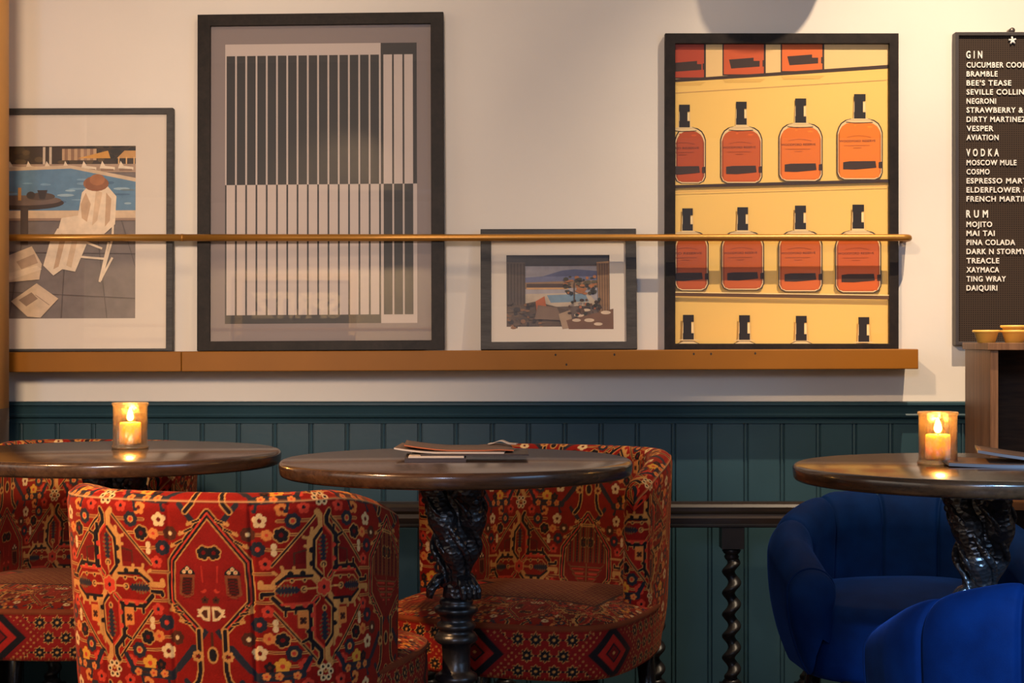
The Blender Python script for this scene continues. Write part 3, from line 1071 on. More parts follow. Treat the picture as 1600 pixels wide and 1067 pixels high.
class Picture:
    def __init__(self, label, cx, bottom, w, h, bars, y_back, depth, lean, roll, M_frame, Y, z0, cat='picture', yaw=0.0, group=None):
        self.s, self.cx, self.bottom = Y / FPX, cx, bottom
        x = (cx - 800) / FPX * Y
        self.root = tag(empty('framed_picture', (x, y_back, z0), (-lean, roll, yaw)), label, cat, group)
        s = self.s
        self.w, self.h, self.d = w * s, h * s, depth
        bl, br, bt, bb = [b * s for b in bars]
        m = MB()
        ring(m, -self.w / 2, self.w / 2, 0, self.h, bl, br, bt, bb, -depth, -0.002)
        m.build('frame', M_frame, self.root, bevel=0.0012)
        ix0, ix1, iz0, iz1 = -self.w / 2 + bl, self.w / 2 - br, bb, self.h - bt
        self.inner = (ix0, ix1, iz0, iz1)
        MB().box(ix0 - 0.004, ix1 + 0.004, -0.006, -0.003, iz0 - 0.004, iz1 + 0.004).build('backing_board', M_backing, self.root)
        self.yp = -depth * 0.45
        g = MB().add([(ix0 - 0.002, -depth * 0.78, iz0 - 0.002), (ix1 + 0.002, -depth * 0.78, iz0 - 0.002), (ix1 + 0.002, -depth * 0.78, iz1 + 0.002), (ix0 - 0.002, -depth * 0.78, iz1 + 0.002)], [(0, 1, 2, 3)])
        g.build('glass', M_glass, self.root, recalc=False)
        self.layers = MB()
        self.k = 0

    def P(self, px, py):
        return ((px - self.cx) * self.s, (self.bottom - py) * self.s)

    def poly(self, pts, col):
        self.k += 1
        self.layers.poly([self.P(*p) for p in pts], self.yp - 0.00004 * self.k, col)

    def rect(self, x0, y0, x1, y1, col):
        self.poly([(x0, y1), (x1, y1), (x1, y0), (x0, y0)], col)

    def oval(self, cx, cy, rx, ry, col, n=20, a0=0, a1=2 * math.pi):
        self.poly([(cx + rx * math.cos(a), cy + ry * math.sin(a)) for a in np.linspace(a0, a1, n)[:-1 if a1 - a0 > 6.2 else None]], col)

    def stroke(self, pts, w, col):
        for (a, b), (c, e) in zip(pts[:-1], pts[1:]):
            L = math.hypot(c - a, e - b) + 1e-9
            nx, ny = -(e - b) / L * w / 2, (c - a) / L * w / 2
            self.poly([(a + nx, b + ny), (c + nx, e + ny), (c - nx, e - ny), (a - nx, b - ny)], col)

    def words(self, body, x0, x1, y, h, col, slope=0.0):
        """lettering between x0 and x1 standing on the line y, capitals h high"""
        v, f, (a, b, c, e) = text_mesh(body, 0.01)
        self.k += 1
        yy = self.yp - 0.00004 * self.k
        out = []
        for p in v:
            t = (p[0] - a) / (b - a)
            q = self.P(x0 + (x1 - x0) * t, y + slope * t - (p[1] - c) / (e - c) * h)
            out.append((q[0], yy, q[1]))
        self.layers.add(out, f, 0, False, col)

    def mount(self, window):
        """mount board with a bevelled window given in photograph pixels"""
        x0, y0, x1, y1 = window
        (a, c), (b, e) = self.P(x0, y1), self.P(x1, y0)
        ix0, ix1, iz0, iz1 = self.inner
        m = MB()
        ring(m, ix0 - 0.003, ix1 + 0.003, iz0 - 0.003, iz1 + 0.003, a - ix0 + 0.003, ix1 + 0.003 - b, iz1 + 0.003 - e, c - iz0 + 0.003, self.yp - 0.0060, self.yp - 0.0040)
        m.build('mount', M_mount, self.root)

    def done(self, mat=None):
        self.layers.build('print', mat or M_print, self.root, colors=True, recalc=False)
        return self.root


C_ = lin

# --- large stripes picture
p = Picture('large black-framed picture of black and white vertical stripes', 502.7, 547.3, 386, 527.5, (20, 20, 18, 15), 4.358, 0.024, 0.032, -0.0055, M_black_frame, 4.36, ledge_z(-0.52) + 0.0008, yaw=-0.03)
p.cx, p.bottom = 502.0, 547.3
PAPER, INK, PALE = (0.215, 0.165, 0.150), (0.016, 0.012, 0.011), (0.50, 0.405, 0.35)
p.rect(322, 34, 684, 537, PAPER)
x0, x1, xm, y0, ym, y1 = 351.3, 652.5, 596.0, 66.0, 287.5, 505.0
p.rect(x0, y0, xm, ym, PALE)
p.rect(xm, y0, x1, ym, INK)
p.rect(x0, ym, xm, y1, INK)
p.rect(xm, ym, x1, y1, PALE)
for k in range(15):
    a = 353.6 + 16.16 * k
    p.rect(a, y0 + 18.5, a + 13.4, ym, INK)
    p.rect(a, ym, a + 13.4, y1 - 13.5, PALE)
for k in range(3):
    a = 600.4 + 16.3 * k
    p.rect(a, y0 + 18.5, a + 13.5, ym, PALE)
    p.rect(a, ym, a + 13.5, y1 - 13.5, INK)
stripes = p.done()

# --- poolside picture on the left (a plain poolside view)
p = Picture('charcoal-framed poolside photograph with cream mount beside the column on the left', 81, 548.5, 380, 380.5, (10, 10, 10, 4), 4.370, 0.026, 0.030, -0.0035, M_grey_frame, 4.36, ledge_z(-1.25) + 0.0006)
p.mount((-50, 227, 212, 497))
random.seed(3)
p.rect(-54, 223, 216, 501, C_(122, 108, 100))                      # paving
p.rect(-54, 223, 216, 264, C_(62, 48, 36))                         # dark hedge
for k in range(46):
    x, y = random.uniform(-54, 216), random.uniform(226, 252)
    p.oval(x, y, random.uniform(4, 10), random.uniform(3, 6), random.choice([C_(48, 38, 26), C_(78, 62, 40), C_(40, 36, 30), C_(96, 76, 48)]), 9)
p.rect(96, 231, 150, 249, C_(196, 158, 118))                       # striped awning
for k in range(5):
    p.rect(100 + 10 * k, 231, 105 + 10 * k, 249, C_(150, 112, 84))
p.poly([(120, 246), (168, 234), (172, 246)], C_(214, 152, 66))
p.poly([(182, 246), (194, 234), (216, 234), (216, 246)], C_(204, 150, 84))
for x in (184, 196, 208):
    p.rect(x, 244, x + 2, 264, C_(226, 180, 120))
p.rect(66, 228, 70, 258, C_(214, 190, 160))
p.rect(76, 228, 80, 258, C_(214, 190, 160))
p.rect(-54, 255, 216, 268, C_(176, 146, 120))                      # far terrace
for k in range(9):                                                  # sunbeds far off
    x = -48 + 29 * k
    p.poly([(x, 262), (x + 4, 250), (x + 9, 258), (x + 24, 260), (x + 24, 264)], C_(236, 214, 182))
    p.poly([(x + 2, 266), (x + 2, 262), (x + 22, 263), (x + 22, 266)], C_(148, 118, 94))
p.poly([(-54, 266), (110, 260), (216, 282), (216, 328), (-54, 330)], C_(96, 134, 160))   # water
p.poly([(-54, 262), (110, 257), (216, 278), (216, 284), (110, 262), (-54, 268)], C_(214, 186, 152))
for k in range(34):
    x, y = random.uniform(-50, 206), random.uniform(276, 324)
    p.oval(x, y, random.uniform(5, 14), random.uniform(1.0, 2.4), random.choice([C_(126, 162, 184), C_(78, 112, 140), C_(156, 182, 192), C_(110, 128, 132)]), 10)
p.rect(-54, 328, 216, 342, C_(222, 190, 152))                      # near kerb
p.rect(-54, 340, 216, 344, C_(160, 128, 104))
for pts in (((-54, 392), (216, 396)), ((-54, 452), (216, 466)), ((104, 344), (96, 501)), ((150, 344), (168, 501)), ((40, 344), (14, 501)), ((190, 344), (216, 430))):
    p.stroke(pts, 1.2, C_(92, 80, 76))
# round side table with a tray
p.oval(34, 316, 66, 11, C_(60, 46, 40), 28)
p.oval(34, 312, 62, 8, C_(112, 92, 80), 28)
p.rect(32, 324, 44, 382, C_(72, 56, 48))
p.oval(64, 306, 22, 6, C_(84, 68, 58), 18)
p.poly([(58, 296), (74, 296), (70, 310), (62, 310)], C_(52, 44, 42))
p.rect(28, 292, 33, 312, C_(196, 138, 70))
p.oval(48, 304, 7, 6, C_(60, 52, 50), 12)
# white garden chair with a cream robe laid over it
W_, S_ = C_(240, 214, 180), C_(206, 168, 130)
for pts in (((178, 320), (176, 372), (158, 438)), ((170, 378), (156, 440)), ((156, 440), (176, 402)), ((160, 388), (120, 372)), ((164, 404), (118, 400)), ((120, 352), (116, 412)), ((104, 352), (96, 420))):
    p.stroke(pts, 3.4, W_)
p.poly([(128, 300), (140, 288), (168, 290), (182, 306), (180, 350), (160, 368), (118, 372), (90, 362), (96, 340), (122, 336)], W_)
p.poly([(90, 356), (124, 366), (136, 380), (118, 424), (98, 420), (84, 430), (68, 414), (78, 378)], W_)
p.poly([(134, 300), (142, 318), (136, 346), (128, 340), (126, 318)], S_)
p.poly([(150, 296), (160, 300), (152, 344), (144, 352)], C_(224, 190, 152))
p.poly([(166, 300), (174, 310), (172, 344), (164, 354)], S_)
p.poly([(96, 364), (104, 368), (92, 416), (84, 420)], S_)
p.poly([(114, 370), (122, 372), (112, 418), (104, 414)], C_(222, 188, 150))
p.oval(150, 286, 20, 12, C_(150, 92, 56), 18)                       # straw hat on the chair back
p.oval(152, 280, 12, 9, C_(176, 112, 68), 16)
# newspapers on the paving
for pts, c in (([(14, 398), (50, 384), (66, 412), (62, 436), (14, 440)], C_(222, 192, 158)), ([(18, 470), (58, 442), (92, 466), (64, 496), (44, 494)], C_(216, 186, 152)),
               ([(26, 408), (54, 396), (60, 410), (34, 420)], C_(184, 152, 124)), ([(30, 468), (50, 456), (60, 466), (42, 478)], C_(150, 122, 100)), ([(14, 426), (58, 414), (66, 420), (14, 438)], C_(236, 208, 174))):
    p.poly(pts, c)
p.stroke([(56, 460), (78, 476)], 1.2, C_(160, 132, 110))
pool = p.done(M_photo)

# --- small picture (a plain terrace view)
p = Picture('small charcoal-framed terrace photograph with cream mount, lowest in the row', 873.4, 545.8, 244.5, 190.0, (16.5, 16.5, 17, 12), 4.368, 0.026, 0.085, -0.0035, M_grey_frame, 4.345, ledge_z(0.13))
p.cx, p.bottom = 874.2, 546.0
p.mount((792.5, 397, 954.5, 510))
p.rect(788, 393, 960, 514, C_(112, 92, 78))
p.poly([(788, 393), (960, 393), (960, 408), (938, 412), (822, 416), (788, 412)], C_(74, 66, 62))
p.rect(822, 414, 938, 476, C_(168, 158, 156))                      # sky
p.poly([(822, 432), (850, 430), (880, 421), (900, 419), (938, 422), (938, 446), (822, 446)], C_(112, 112, 136))
p.poly([(822, 440), (938, 436), (938, 448), (822, 450)], C_(150, 118, 88))
p.rect(824, 442, 886, 449, C_(86, 66, 56))
p.rect(824, 448, 890, 451, C_(206, 156, 104))
p.poly([(822, 458), (920, 456), (938, 476), (822, 480)], C_(196, 174, 148))
p.poly([(856, 460), (916, 458), (922, 470), (862, 472)], C_(124, 146, 160))
for k in range(60):
    x, y = random.uniform(884, 934), random.uniform(430, 458)
    p.oval(x, y, random.uniform(2, 5), random.uniform(1.5, 3.5), random.choice([C_(74, 66, 48), C_(96, 84, 60), C_(56, 50, 44), C_(176, 112, 66)]), 8)
p.rect(898, 440, 900, 470, C_(90, 70, 54))
p.rect(788, 408, 822, 514, C_(96, 80, 68))                         # curtains
for k in range(6):
    p.rect(794 + 5 * k, 410, 796 + 5 * k, 480, C_(78, 64, 54))
p.poly([(934, 408), (960, 406), (960, 486), (938, 490)], C_(150, 112, 76))
for k in range(5):
    p.rect(938 + 4 * k, 410, 939.6 + 4 * k, 486, C_(112, 82, 58))
p.poly([(788, 480), (838, 470), (884, 482), (898, 514), (788, 514)], C_(98, 78, 62))
for k in range(70):
    x, y = random.uniform(790, 850), random.uniform(472, 512)
    p.oval(x, y, random.uniform(2, 6), random.uniform(1.5, 4), random.choice([C_(70, 56, 46), C_(110, 88, 68), C_(60, 50, 46), C_(140, 98, 64), C_(88, 74, 64)]), 8)
p.poly([(838, 470), (852, 462), (856, 486), (840, 490)], C_(184, 98, 56))
p.poly([(842, 476), (872, 480), (880, 500), (836, 498)], C_(128, 102, 82))
p.poly([(874, 490), (892, 484), (898, 512), (880, 514)], C_(172, 142, 112))
p.poly([(886, 500), (960, 482), (960, 514), (890, 514)], C_(120, 84, 60))
for x, y, r in ((906, 492, 8), (902, 500, 7), (922, 500, 8), (948, 488, 8), (918, 484, 6), (936, 506, 7)):
    p.oval(x, y, r, r * 0.36, C_(218, 190, 158), 14)
for k in range(26):
    x, y = random.uniform(888, 940), random.uniform(466, 492)
    p.oval(x, y, random.uniform(1.5, 4), random.uniform(1.5, 3), random.choice([C_(70, 52, 40), C_(60, 56, 44), C_(170, 96, 58), C_(98, 70, 52)]), 8)
small = p.done(M_photo)

# --- bottle poster
p = Picture('black-framed poster of amber whiskey bottles on shelves, right of the row', 1220.5, 543.6, 364, 493.5, (16, 14.5, 16, 10), 4.398, 0.026, 0.0, 0.0, M_black_frame, 4.385, ledge_z(0.74) - 0.002)
p.cx, p.bottom = 1220.5, 543.3
BG = C_(238, 192, 100)
p.rect(1050, 64, 1392, 538, BG)
p.poly([(1050, 64), (1392, 64), (1392, 100), (1050, 122)], C_(232, 192, 126))
DK, CAP, GLS = C_(56, 34, 20), C_(28, 18, 13), C_(226, 194, 138)


def wrapped(x0, y0, x1, y1, col, r):
    p.poly([(x0, y1 - r * 0.5), (x0, y0 + r), (x0 + r * 0.12, y0 + r * 0.62), (x0 + r * 0.3, y0 + r * 0.32), (x0 + r * 0.62, y0 + r * 0.1), (x0 + r, y0), (x1 - r, y0), (x1 - r * 0.62, y0 + r * 0.1), (x1 - r * 0.3, y0 + r * 0.32),
            (x1 - r * 0.12, y0 + r * 0.62), (x1, y0 + r), (x1, y1 - r * 0.5), (x1 - r * 0.15, y1 - r * 0.18), (x1 - r * 0.5, y1), (x0 + r * 0.5, y1), (x0 + r * 0.15, y1 - r * 0.18)], col)


def bottle(cx, cap0, cap1, sh, bot, w, am, clip_l=None, plate=True, cut=None):
    """one printed bottle: cap, neck, shoulders, amber body, lettering and bottom label"""
    L = lambda x: max(x, clip_l) if clip_l else x
    x0, x1 = L(cx - w / 2), cx + w / 2
    cw = w * 0.125
    if bot is not None:
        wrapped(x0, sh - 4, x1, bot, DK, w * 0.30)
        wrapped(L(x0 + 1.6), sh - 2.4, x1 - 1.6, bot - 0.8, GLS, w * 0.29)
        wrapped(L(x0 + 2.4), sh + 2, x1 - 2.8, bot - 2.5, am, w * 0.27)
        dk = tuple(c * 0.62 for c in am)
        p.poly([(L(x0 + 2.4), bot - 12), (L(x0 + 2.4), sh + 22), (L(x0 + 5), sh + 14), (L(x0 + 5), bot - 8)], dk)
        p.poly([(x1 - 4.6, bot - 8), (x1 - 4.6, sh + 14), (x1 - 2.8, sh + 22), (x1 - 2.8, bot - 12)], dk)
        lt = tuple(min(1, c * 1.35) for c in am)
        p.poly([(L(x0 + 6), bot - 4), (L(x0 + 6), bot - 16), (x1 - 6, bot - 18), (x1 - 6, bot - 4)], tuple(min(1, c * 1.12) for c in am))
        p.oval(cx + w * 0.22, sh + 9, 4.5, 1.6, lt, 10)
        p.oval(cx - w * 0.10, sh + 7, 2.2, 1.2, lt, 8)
        p.poly([(L(cx - w * 0.30), sh - 1), (L(cx - w * 0.12), sh - 5), (cx + w * 0.14, sh - 5), (cx + w * 0.30, sh + 0.5), (cx + w * 0.20, sh + 2), (L(cx - w * 0.2), sh + 2)], GLS)
        p.stroke([(L(cx - w * 0.30), sh + 1.5), (L(cx - w * 0.1), sh + 3), (cx + w * 0.28, sh + 2)], 1.1, DK)
        y = sh + (bot - sh) * 0.34
        tx0, tx1 = cx - w * 0.44, cx + w * 0.34
        if clip_l is None:
            p.words('WOODFORD RESERVE', tx0, tx1, y + 2.0, 3.4, C_(92, 40, 18), -0.8)
        else:
            p.words('RD RESERVE', clip_l + 1, tx1, y + 2.0, 3.4, C_(92, 40, 18), -0.5)
        tc = tuple(c * 0.72 for c in am)
        arc = [(L(cx - w * 0.28 + w * 0.52 * t), y - 6 - 2.6 * math.sin(math.pi * t)) for t in np.linspace(0, 1, 7)]
        p.stroke(arc, 0.9, tc)
        p.stroke([(L(cx - w * 0.34), y + 7), (cx + w * 0.22, y + 6.6)], 1.1, tc)
        p.stroke([(L(cx - w * 0.14), y + 10.6), (cx + w * 0.04, y + 10.4)], 1.0, tc)
        if plate:
            py = bot - (bot - sh) * 0.245
            p.poly([(L(cx - w * 0.36), py + 6), (L(cx - w * 0.36), py - 5), (L(cx - w * 0.22), py - 6.4), (cx + w * 0.34, py - 6.8), (cx + w * 0.36, py + 3.4), (cx + w * 0.20, py + 4.6), (L(cx - w * 0.1), py + 6.4)], DK)
            p.poly([(cx + w * 0.41, py + 4), (cx + w * 0.41, py - 5), (x1 - 1.5, py - 6), (x1 - 1.5, py + 4)], DK)
    y_n = cut or sh - 4
    p.poly([(cx - cw - 1, y_n), (cx - cw, cap0 + 12), (cx + cw, cap0 + 12), (cx + cw + 1, y_n), (cx + cw * 2.2, y_n + (2 if not cut else 0)), (cx - cw * 2.2, y_n + (2 if not cut else 0))], GLS)
    p.rect(cx - cw, cap0, cx + cw, cap0 + 11, CAP)
    p.rect(cx - cw * 0.92, cap0 + 10, cx + cw * 0.55, cap1 - 9, CAP)
    p.rect(cx - cw, cap1 - 10, cx + cw, cap1, CAP)
    p.rect(cx + cw * 0.6, cap0 + 13, cx + cw * 0.85, cap1 - 12, C_(244, 214, 150))


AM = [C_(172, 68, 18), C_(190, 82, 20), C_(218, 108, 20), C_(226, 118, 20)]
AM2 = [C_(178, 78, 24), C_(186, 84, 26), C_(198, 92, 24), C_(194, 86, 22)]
# top row, cut off by the frame
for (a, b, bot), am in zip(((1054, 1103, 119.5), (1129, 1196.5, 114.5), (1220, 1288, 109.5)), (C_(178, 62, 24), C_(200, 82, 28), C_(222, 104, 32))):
    p.rect(a, 64, b, bot, DK)
    p.rect(a + 2 if a > 1060 else a, 64, b - 3, bot - 2, am)
    w = b - a
    p.poly([(a + w * 0.15 if a > 1060 else a, bot - 25), (a + w * 0.72, bot - 28), (a + w * 0.72, bot - 23), (a + w * 0.86, bot - 23), (a + w * 0.86, bot - 14), (a + w * 0.2 if a > 1060 else a, bot - 11)], DK)
    p.rect(b - 5, bot - 24, b - 2, bot - 14, DK)
    p.poly([(max(a, 1054), bot + 6), (b, bot + 5), (b - 8, bot + 10), (max(a + 4, 1054), bot + 11)], C_(222, 174, 84))
p.poly([(1050, 125), (1050, 120.5), (1392, 97.5), (1392, 103)], DK)
p.stroke([(1050, 142), (1392, 121)], 1.2, C_(206, 160, 92))
# second row
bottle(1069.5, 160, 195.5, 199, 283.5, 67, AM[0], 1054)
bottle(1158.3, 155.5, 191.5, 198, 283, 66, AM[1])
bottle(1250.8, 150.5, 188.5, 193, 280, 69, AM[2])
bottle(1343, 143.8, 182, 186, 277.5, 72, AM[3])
p.poly([(1050, 290.5), (1050, 286), (1392, 276.5), (1392, 281.5)], DK)
p.stroke([(1050, 297), (1392, 287)], 1.0, C_(206, 160, 92))
# third row
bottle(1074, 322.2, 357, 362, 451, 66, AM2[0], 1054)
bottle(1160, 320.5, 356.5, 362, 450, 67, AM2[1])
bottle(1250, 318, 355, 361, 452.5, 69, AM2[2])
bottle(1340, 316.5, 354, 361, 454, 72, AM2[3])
p.poly([(1050, 459), (1050, 454), (1392, 459), (1392, 464.5)], C_(92, 62, 36))
p.stroke([(1050, 453), (1392, 458)], 1.2, C_(244, 214, 150))
# bottom row, cut off by the frame
for cx, c0 in ((1075, 488.5), (1162.5, 489), (1251, 490), (1348.5, 492)):
    bottle(cx, c0, c0 + 38.5, c0 + 42, None, 68, AM[0])
    if cx < 1300:
        p.poly([(cx - 18, 534), (cx - 8, 529), (cx + 8, 529), (cx + 18, 534)], GLS)
        p.stroke([(cx - 18, 534), (cx - 8, 529.5), (cx + 8, 529.5), (cx + 18, 534)], 0.8, DK)
poster = p.done()

# ------------------------------------------------------------------ menu letter board on the wall
M_board = bpy.data.materials.new('ribbed_letter_board')
M_board.use_nodes = True
t = M_board.node_tree
b = t.nodes['Principled BSDF']
sp = t.nodes.new('ShaderNodeSeparateXYZ')
link(t, coords(t), sp.inputs[0])
outs = []
for axis, period in (('X', 0.0062), ('Z', 0.0059)):
    q = t.nodes.new('ShaderNodeMath')
    q.operation = 'MULTIPLY'
    link(t, sp.outputs[axis], q.inputs[0])
    q.inputs[1].default_value = 2 * math.pi / period
    w = t.nodes.new('ShaderNodeMath')
    w.operation = 'SINE'
    link(t, q.outputs[0], w.inputs[0])
    outs.append(w.outputs[0])
mn = t.nodes.new('ShaderNodeMath')
mn.operation = 'MINIMUM'
link(t, outs[0], mn.inputs[0])
link(t, outs[1], mn.inputs[1])
link(t, ramp(t, mn.outputs[0], [(0.0, (0.050, 0.033, 0.023)), (0.25, (0.042, 0.027, 0.019)), (0.55, (0.008, 0.005, 0.004))]), b.inputs['Base Color'])
b.inputs['Roughness'].default_value = 0.7
b.inputs['Specular IOR Level'].default_value = 0.12
M_letter = plain('cream_plastic_letters', (0.86, 0.80, 0.70), 0.45, var=0.02)
YL = 4.372
SL = YL / FPX
lb = tag(empty('letter_board', ((1492 - 800) * SL, WALL, EYE - (536 - 533) * SL)), 'dark ribbed letter board listing cocktails on the right wall', 'menu board')
Wb, Hb = 0.46, (536 - 50) * SL
m = MB()
ring(m, 0, Wb, -0.005, Hb, 0.010, 0.010, 0.010, 0.010, -0.034, -0.001)
m.build('frame', plain('dark_bronze_frame', (0.045, 0.034, 0.027), 0.45), lb, bevel=0.0015)
MB().box(0.008, Wb - 0.008, -0.026, -0.006, 0.003, Hb - 0.008).build('panel', M_board, lb)


def board_line(body, py, px0, px1, cap, bold=0.016, depth=0.004, name='menu_line'):
    v, f, (a, b_, c, e) = text_mesh(body, bold, 1.14)
    c, e = text_mesh('H', bold)[2][2:]          # capitals keep one height, whatever dips below the line
    x0, x1 = (px0 - 1492) * SL, (px1 - 1492) * SL
    zc, h = (536 - py) * SL, cap * SL
    sx, sz = (x1 - x0) / (b_ - a), h / (e - c)
    n = len(v)
    V = [(x0 + (q[0] - a) * sx, -0.026 - depth, zc + ((q[1] - c) / (e - c) - 0.5) * h) for q in v]
    V += [(x, -0.026, z) for x, _, z in V]
    F = [tuple(q) for q in f]
    cnt = {}
    for q in f:
        for i in range(len(q)):
            k = (q[i], q[(i + 1) % len(q)])
            cnt[k] = cnt.get(k, 0) + 1
    for (i, j) in cnt:
        if (j, i) not in cnt:
            F.append((i, j, n + j, n + i))
    m = MB()
    m.add(V, F)
    m.build(name, M_letter, lb)


CH = 7.12
for body, py, end in (('CUCUMBER COOLER', 101, 1615), ('BRAMBLE', 115, 1558.5), ("BEE'S TEASE", 129.2, 1580), ('SEVILLE COLLINS', 143.3, 1606), ('NEGRONI', 157.5, 1556),
                      ('STRAWBERRY & PEACH', 171.5, 1640), ('DIRTY MARTINEZ', 186, 1603), ('VESPER', 200.3, 1552), ('AVIATION', 214.4, 1560),
                      ('MOSCOW MULE', 253.6, 1588), ('COSMO', 267.8, 1546), ('ESPRESSO MARTINI', 282, 1622), ('ELDERFLOWER & MINT', 296.2, 1640), ('FRENCH MARTINI', 310.3, 1610),
                      ('MOJITO', 350, 1550), ('MAI TAI', 364, 1554), ('PINA COLADA', 378.2, 1586), ('DARK N STORMY', 392.4, 1603), ('TREACLE', 406.8, 1561),
                      ('XAYMACA', 421, 1561), ('TING WRAY', 435.2, 1571.5), ('DAIQUIRI', 449.3, 1558)):
    board_line(body, py, 1510, end, 8.4, 0.016)
for body, py, end in (('G I N', 85, 1534.5), ('V O D K A', 238, 1560.5), ('R U M', 333.7, 1543.5)):
    board_line(body, py, 1509.5, end, 11.6, 0.022)
m = MB()
sx, sz = (1581.5 - 1492) * SL, (536 - 63) * SL
for k in range(5):
    a = math.pi / 2 + 2 * math.pi * k / 5 + 0.1
    m.tube([(sx, -0.030, sz), (sx + 0.0105 * math.cos(a), -0.030, sz + 0.0105 * math.sin(a))], [0.0032, 0.0024], 8)
m.build('star', M_letter, lb)
m = MB()
m.tube([(sx, -0.001, (536 - 47) * SL), (sx, -0.030, (536 - 47) * SL)], [0.0075, 0.0075], 16)
m.box(sx - 0.003, sx + 0.003, -0.02, -0.002, Hb - 0.004, (536 - 46) * SL)
m.build('hook', plain('dull_steel', (0.16, 0.13, 0.11), 0.4, 0.7), lb)

# ------------------------------------------------------------------ wooden cabinet and cups on the right
M_cab = wood('walnut_veneer', (0.10, 0.040, 0.015), (0.33, 0.165, 0.075), 0.42, (38, 38, 2.0), spec=0.25)
M_cab_shaded = wood('shaded_walnut_inside', (0.030, 0.011, 0.004), (0.105, 0.044, 0.015), 0.5, (3, 30, 30), spec=0.15)  # the cabinet's walnut darkened: shade of the recess is put into the colour
cab = tag(empty('cabinet', (1.106, 3.70, 0), (0, 0, math.radians(-8.5))), 'open-fronted walnut cabinet below the letter board', 'cabinet')
CW, CD, CT = 0.62, 0.44, 0.987
MB().box(-0.007, CW, -0.012, CD, CT - 0.017, CT).build('top', M_cab, cab, bevel=0.0015)
for x in (0.0, CW - 0.03):
    MB().box(x, x + 0.018, 0.0, CD, 0.06, CT - 0.017).build('side_panel', M_cab, cab, bevel=0.001)
MB().box(0.018, CW - 0.03, CD - 0.012, CD, 0.06, CT - 0.017).build('back_panel', M_cab_shaded, cab)
MB().box(0.018, CW - 0.03, 0.012, CD - 0.012, 0.60, 0.618).build('shelf', M_cab_shaded, cab)
MB().box(0.006, CW - 0.018, 0.02, CD, 0.0, 0.06).build('plinth', M_darkbase, cab)

M_cup = plain('yellow_cream_plastic', (0.95, 0.55, 0.11), 0.38, var=0.04)
cup = MB().lathe([(0.019, 0.0), (0.0205, 0.0), (0.0275, 0.024), (0.031, 0.0245), (0.0322, 0.026), (0.0322, 0.0285), (0.031, 0.030), (0.029, 0.0295), (0.0265, 0.022), (0.0195, 0.0025), (0.0, 0.002)], 48, closed=False)
cup.add([(0, 0, 0)], [])
cup_o = cup.build('ramekin', M_cup)
c_, s_ = math.cos(math.radians(-8.5)), math.sin(math.radians(-8.5))
ramekins = ((1541, 3.80, 0, 'yellow ramekin standing alone at the left end of the cabinet top'),
            (1584.5, 3.80, 0, 'yellow ramekin holding another ramekin on the cabinet top'),
            (1584.8, 3.80, 0.0115, 'yellow ramekin nested on top of another ramekin'))
for i, (px, y, dz, lab) in enumerate(ramekins):
    o = cup_o if i == 0 else cup_o.copy()
    if i:
        COL.objects.link(o)
    o.location = ((px - 800) / FPX * y, y, CT + dz)
    tag(o, lab, 'ramekin', 'yellow ramekins on the cabinet')

# ------------------------------------------------------------------ balustrade in front of the boarding
bal = tag(empty('balustrade', (0, 4.05, 0)), 'low dark balustrade with barley-twist balusters along the boarded wall', 'balustrade')
hr = [(-0.030, 0.532), (-0.034, 0.546), (-0.030, 0.556), (-0.036, 0.564), (-0.037, 0.574), (-0.030, 0.581), (-0.012, 0.585), (0.012, 0.585), (0.030, 0.581), (0.037, 0.574), (0.036, 0.564), (0.030, 0.556), (0.034, 0.546), (0.030, 0.532)]
MB().extrude_x(hr, -1.30, 1.04).build('handrail', M_handrail, bal)
MB().box(-1.30, 1.04, -0.03, 0.03, 0.522, 0.533).build('fillet', M_turned, bal, bevel=0.003)
MB().box(-1.30, 1.04, -0.03, 0.03, 0.03, 0.07).build('bottom_rail', M_turned, bal, bevel=0.004)
bm_ = MB()
bm_.box(-0.028, 0.028, -0.028, 0.028, 0.468, 0.523)
bm_.lathe([(0.0, 0.470), (0.020, 0.468), (0.024, 0.462), (0.020, 0.455), (0.016, 0.452), (0.019, 0.446), (0.016, 0.440), (0.012, 0.436)], 24, closed=False)
nz, na = 120, 28
v, f = [], []
for i in range(nz):
    z = 0.445 - (0.445 - 0.135) * i / (nz - 1)
    fade = min(1, i / 6, (nz - 1 - i) / 6)
    ph = 2 * math.pi * z / 0.0545
    ox, oy = 0.0078 * fade * math.cos(ph), 0.0078 * fade * math.sin(ph)
    r = 0.0165
    for k in range(na):
        a = 2 * math.pi * k / na
        v.append((ox + r * math.cos(a), oy + r * math.sin(a), z))
for i in range(nz - 1):
    for k in range(na):
        f.append((i * na + k, i * na + (k + 1) % na, (i + 1) * na + (k + 1) % na, (i + 1) * na + k))
bm_.add(v, f, 0, True)
bm_.lathe([(0.012, 0.14), (0.02, 0.134), (0.024, 0.128), (0.018, 0.122), (0.0, 0.120)], 24, closed=False)
bm_.box(-0.028, 0.028, -0.028, 0.028, 0.068, 0.124)
b0 = bm_.build('baluster', M_turned, bal)
xb = (1143 - 800) / FPX * 4.05
for k in range(-9, 3):
    o = b0 if k == 0 else b0.copy()
    if k:
        COL.objects.link(o)
        o.parent = bal
    o.location = (xb + 0.1911 * k, 0, 0)

# ------------------------------------------------------------------ round pub tables
TZ = 0.770


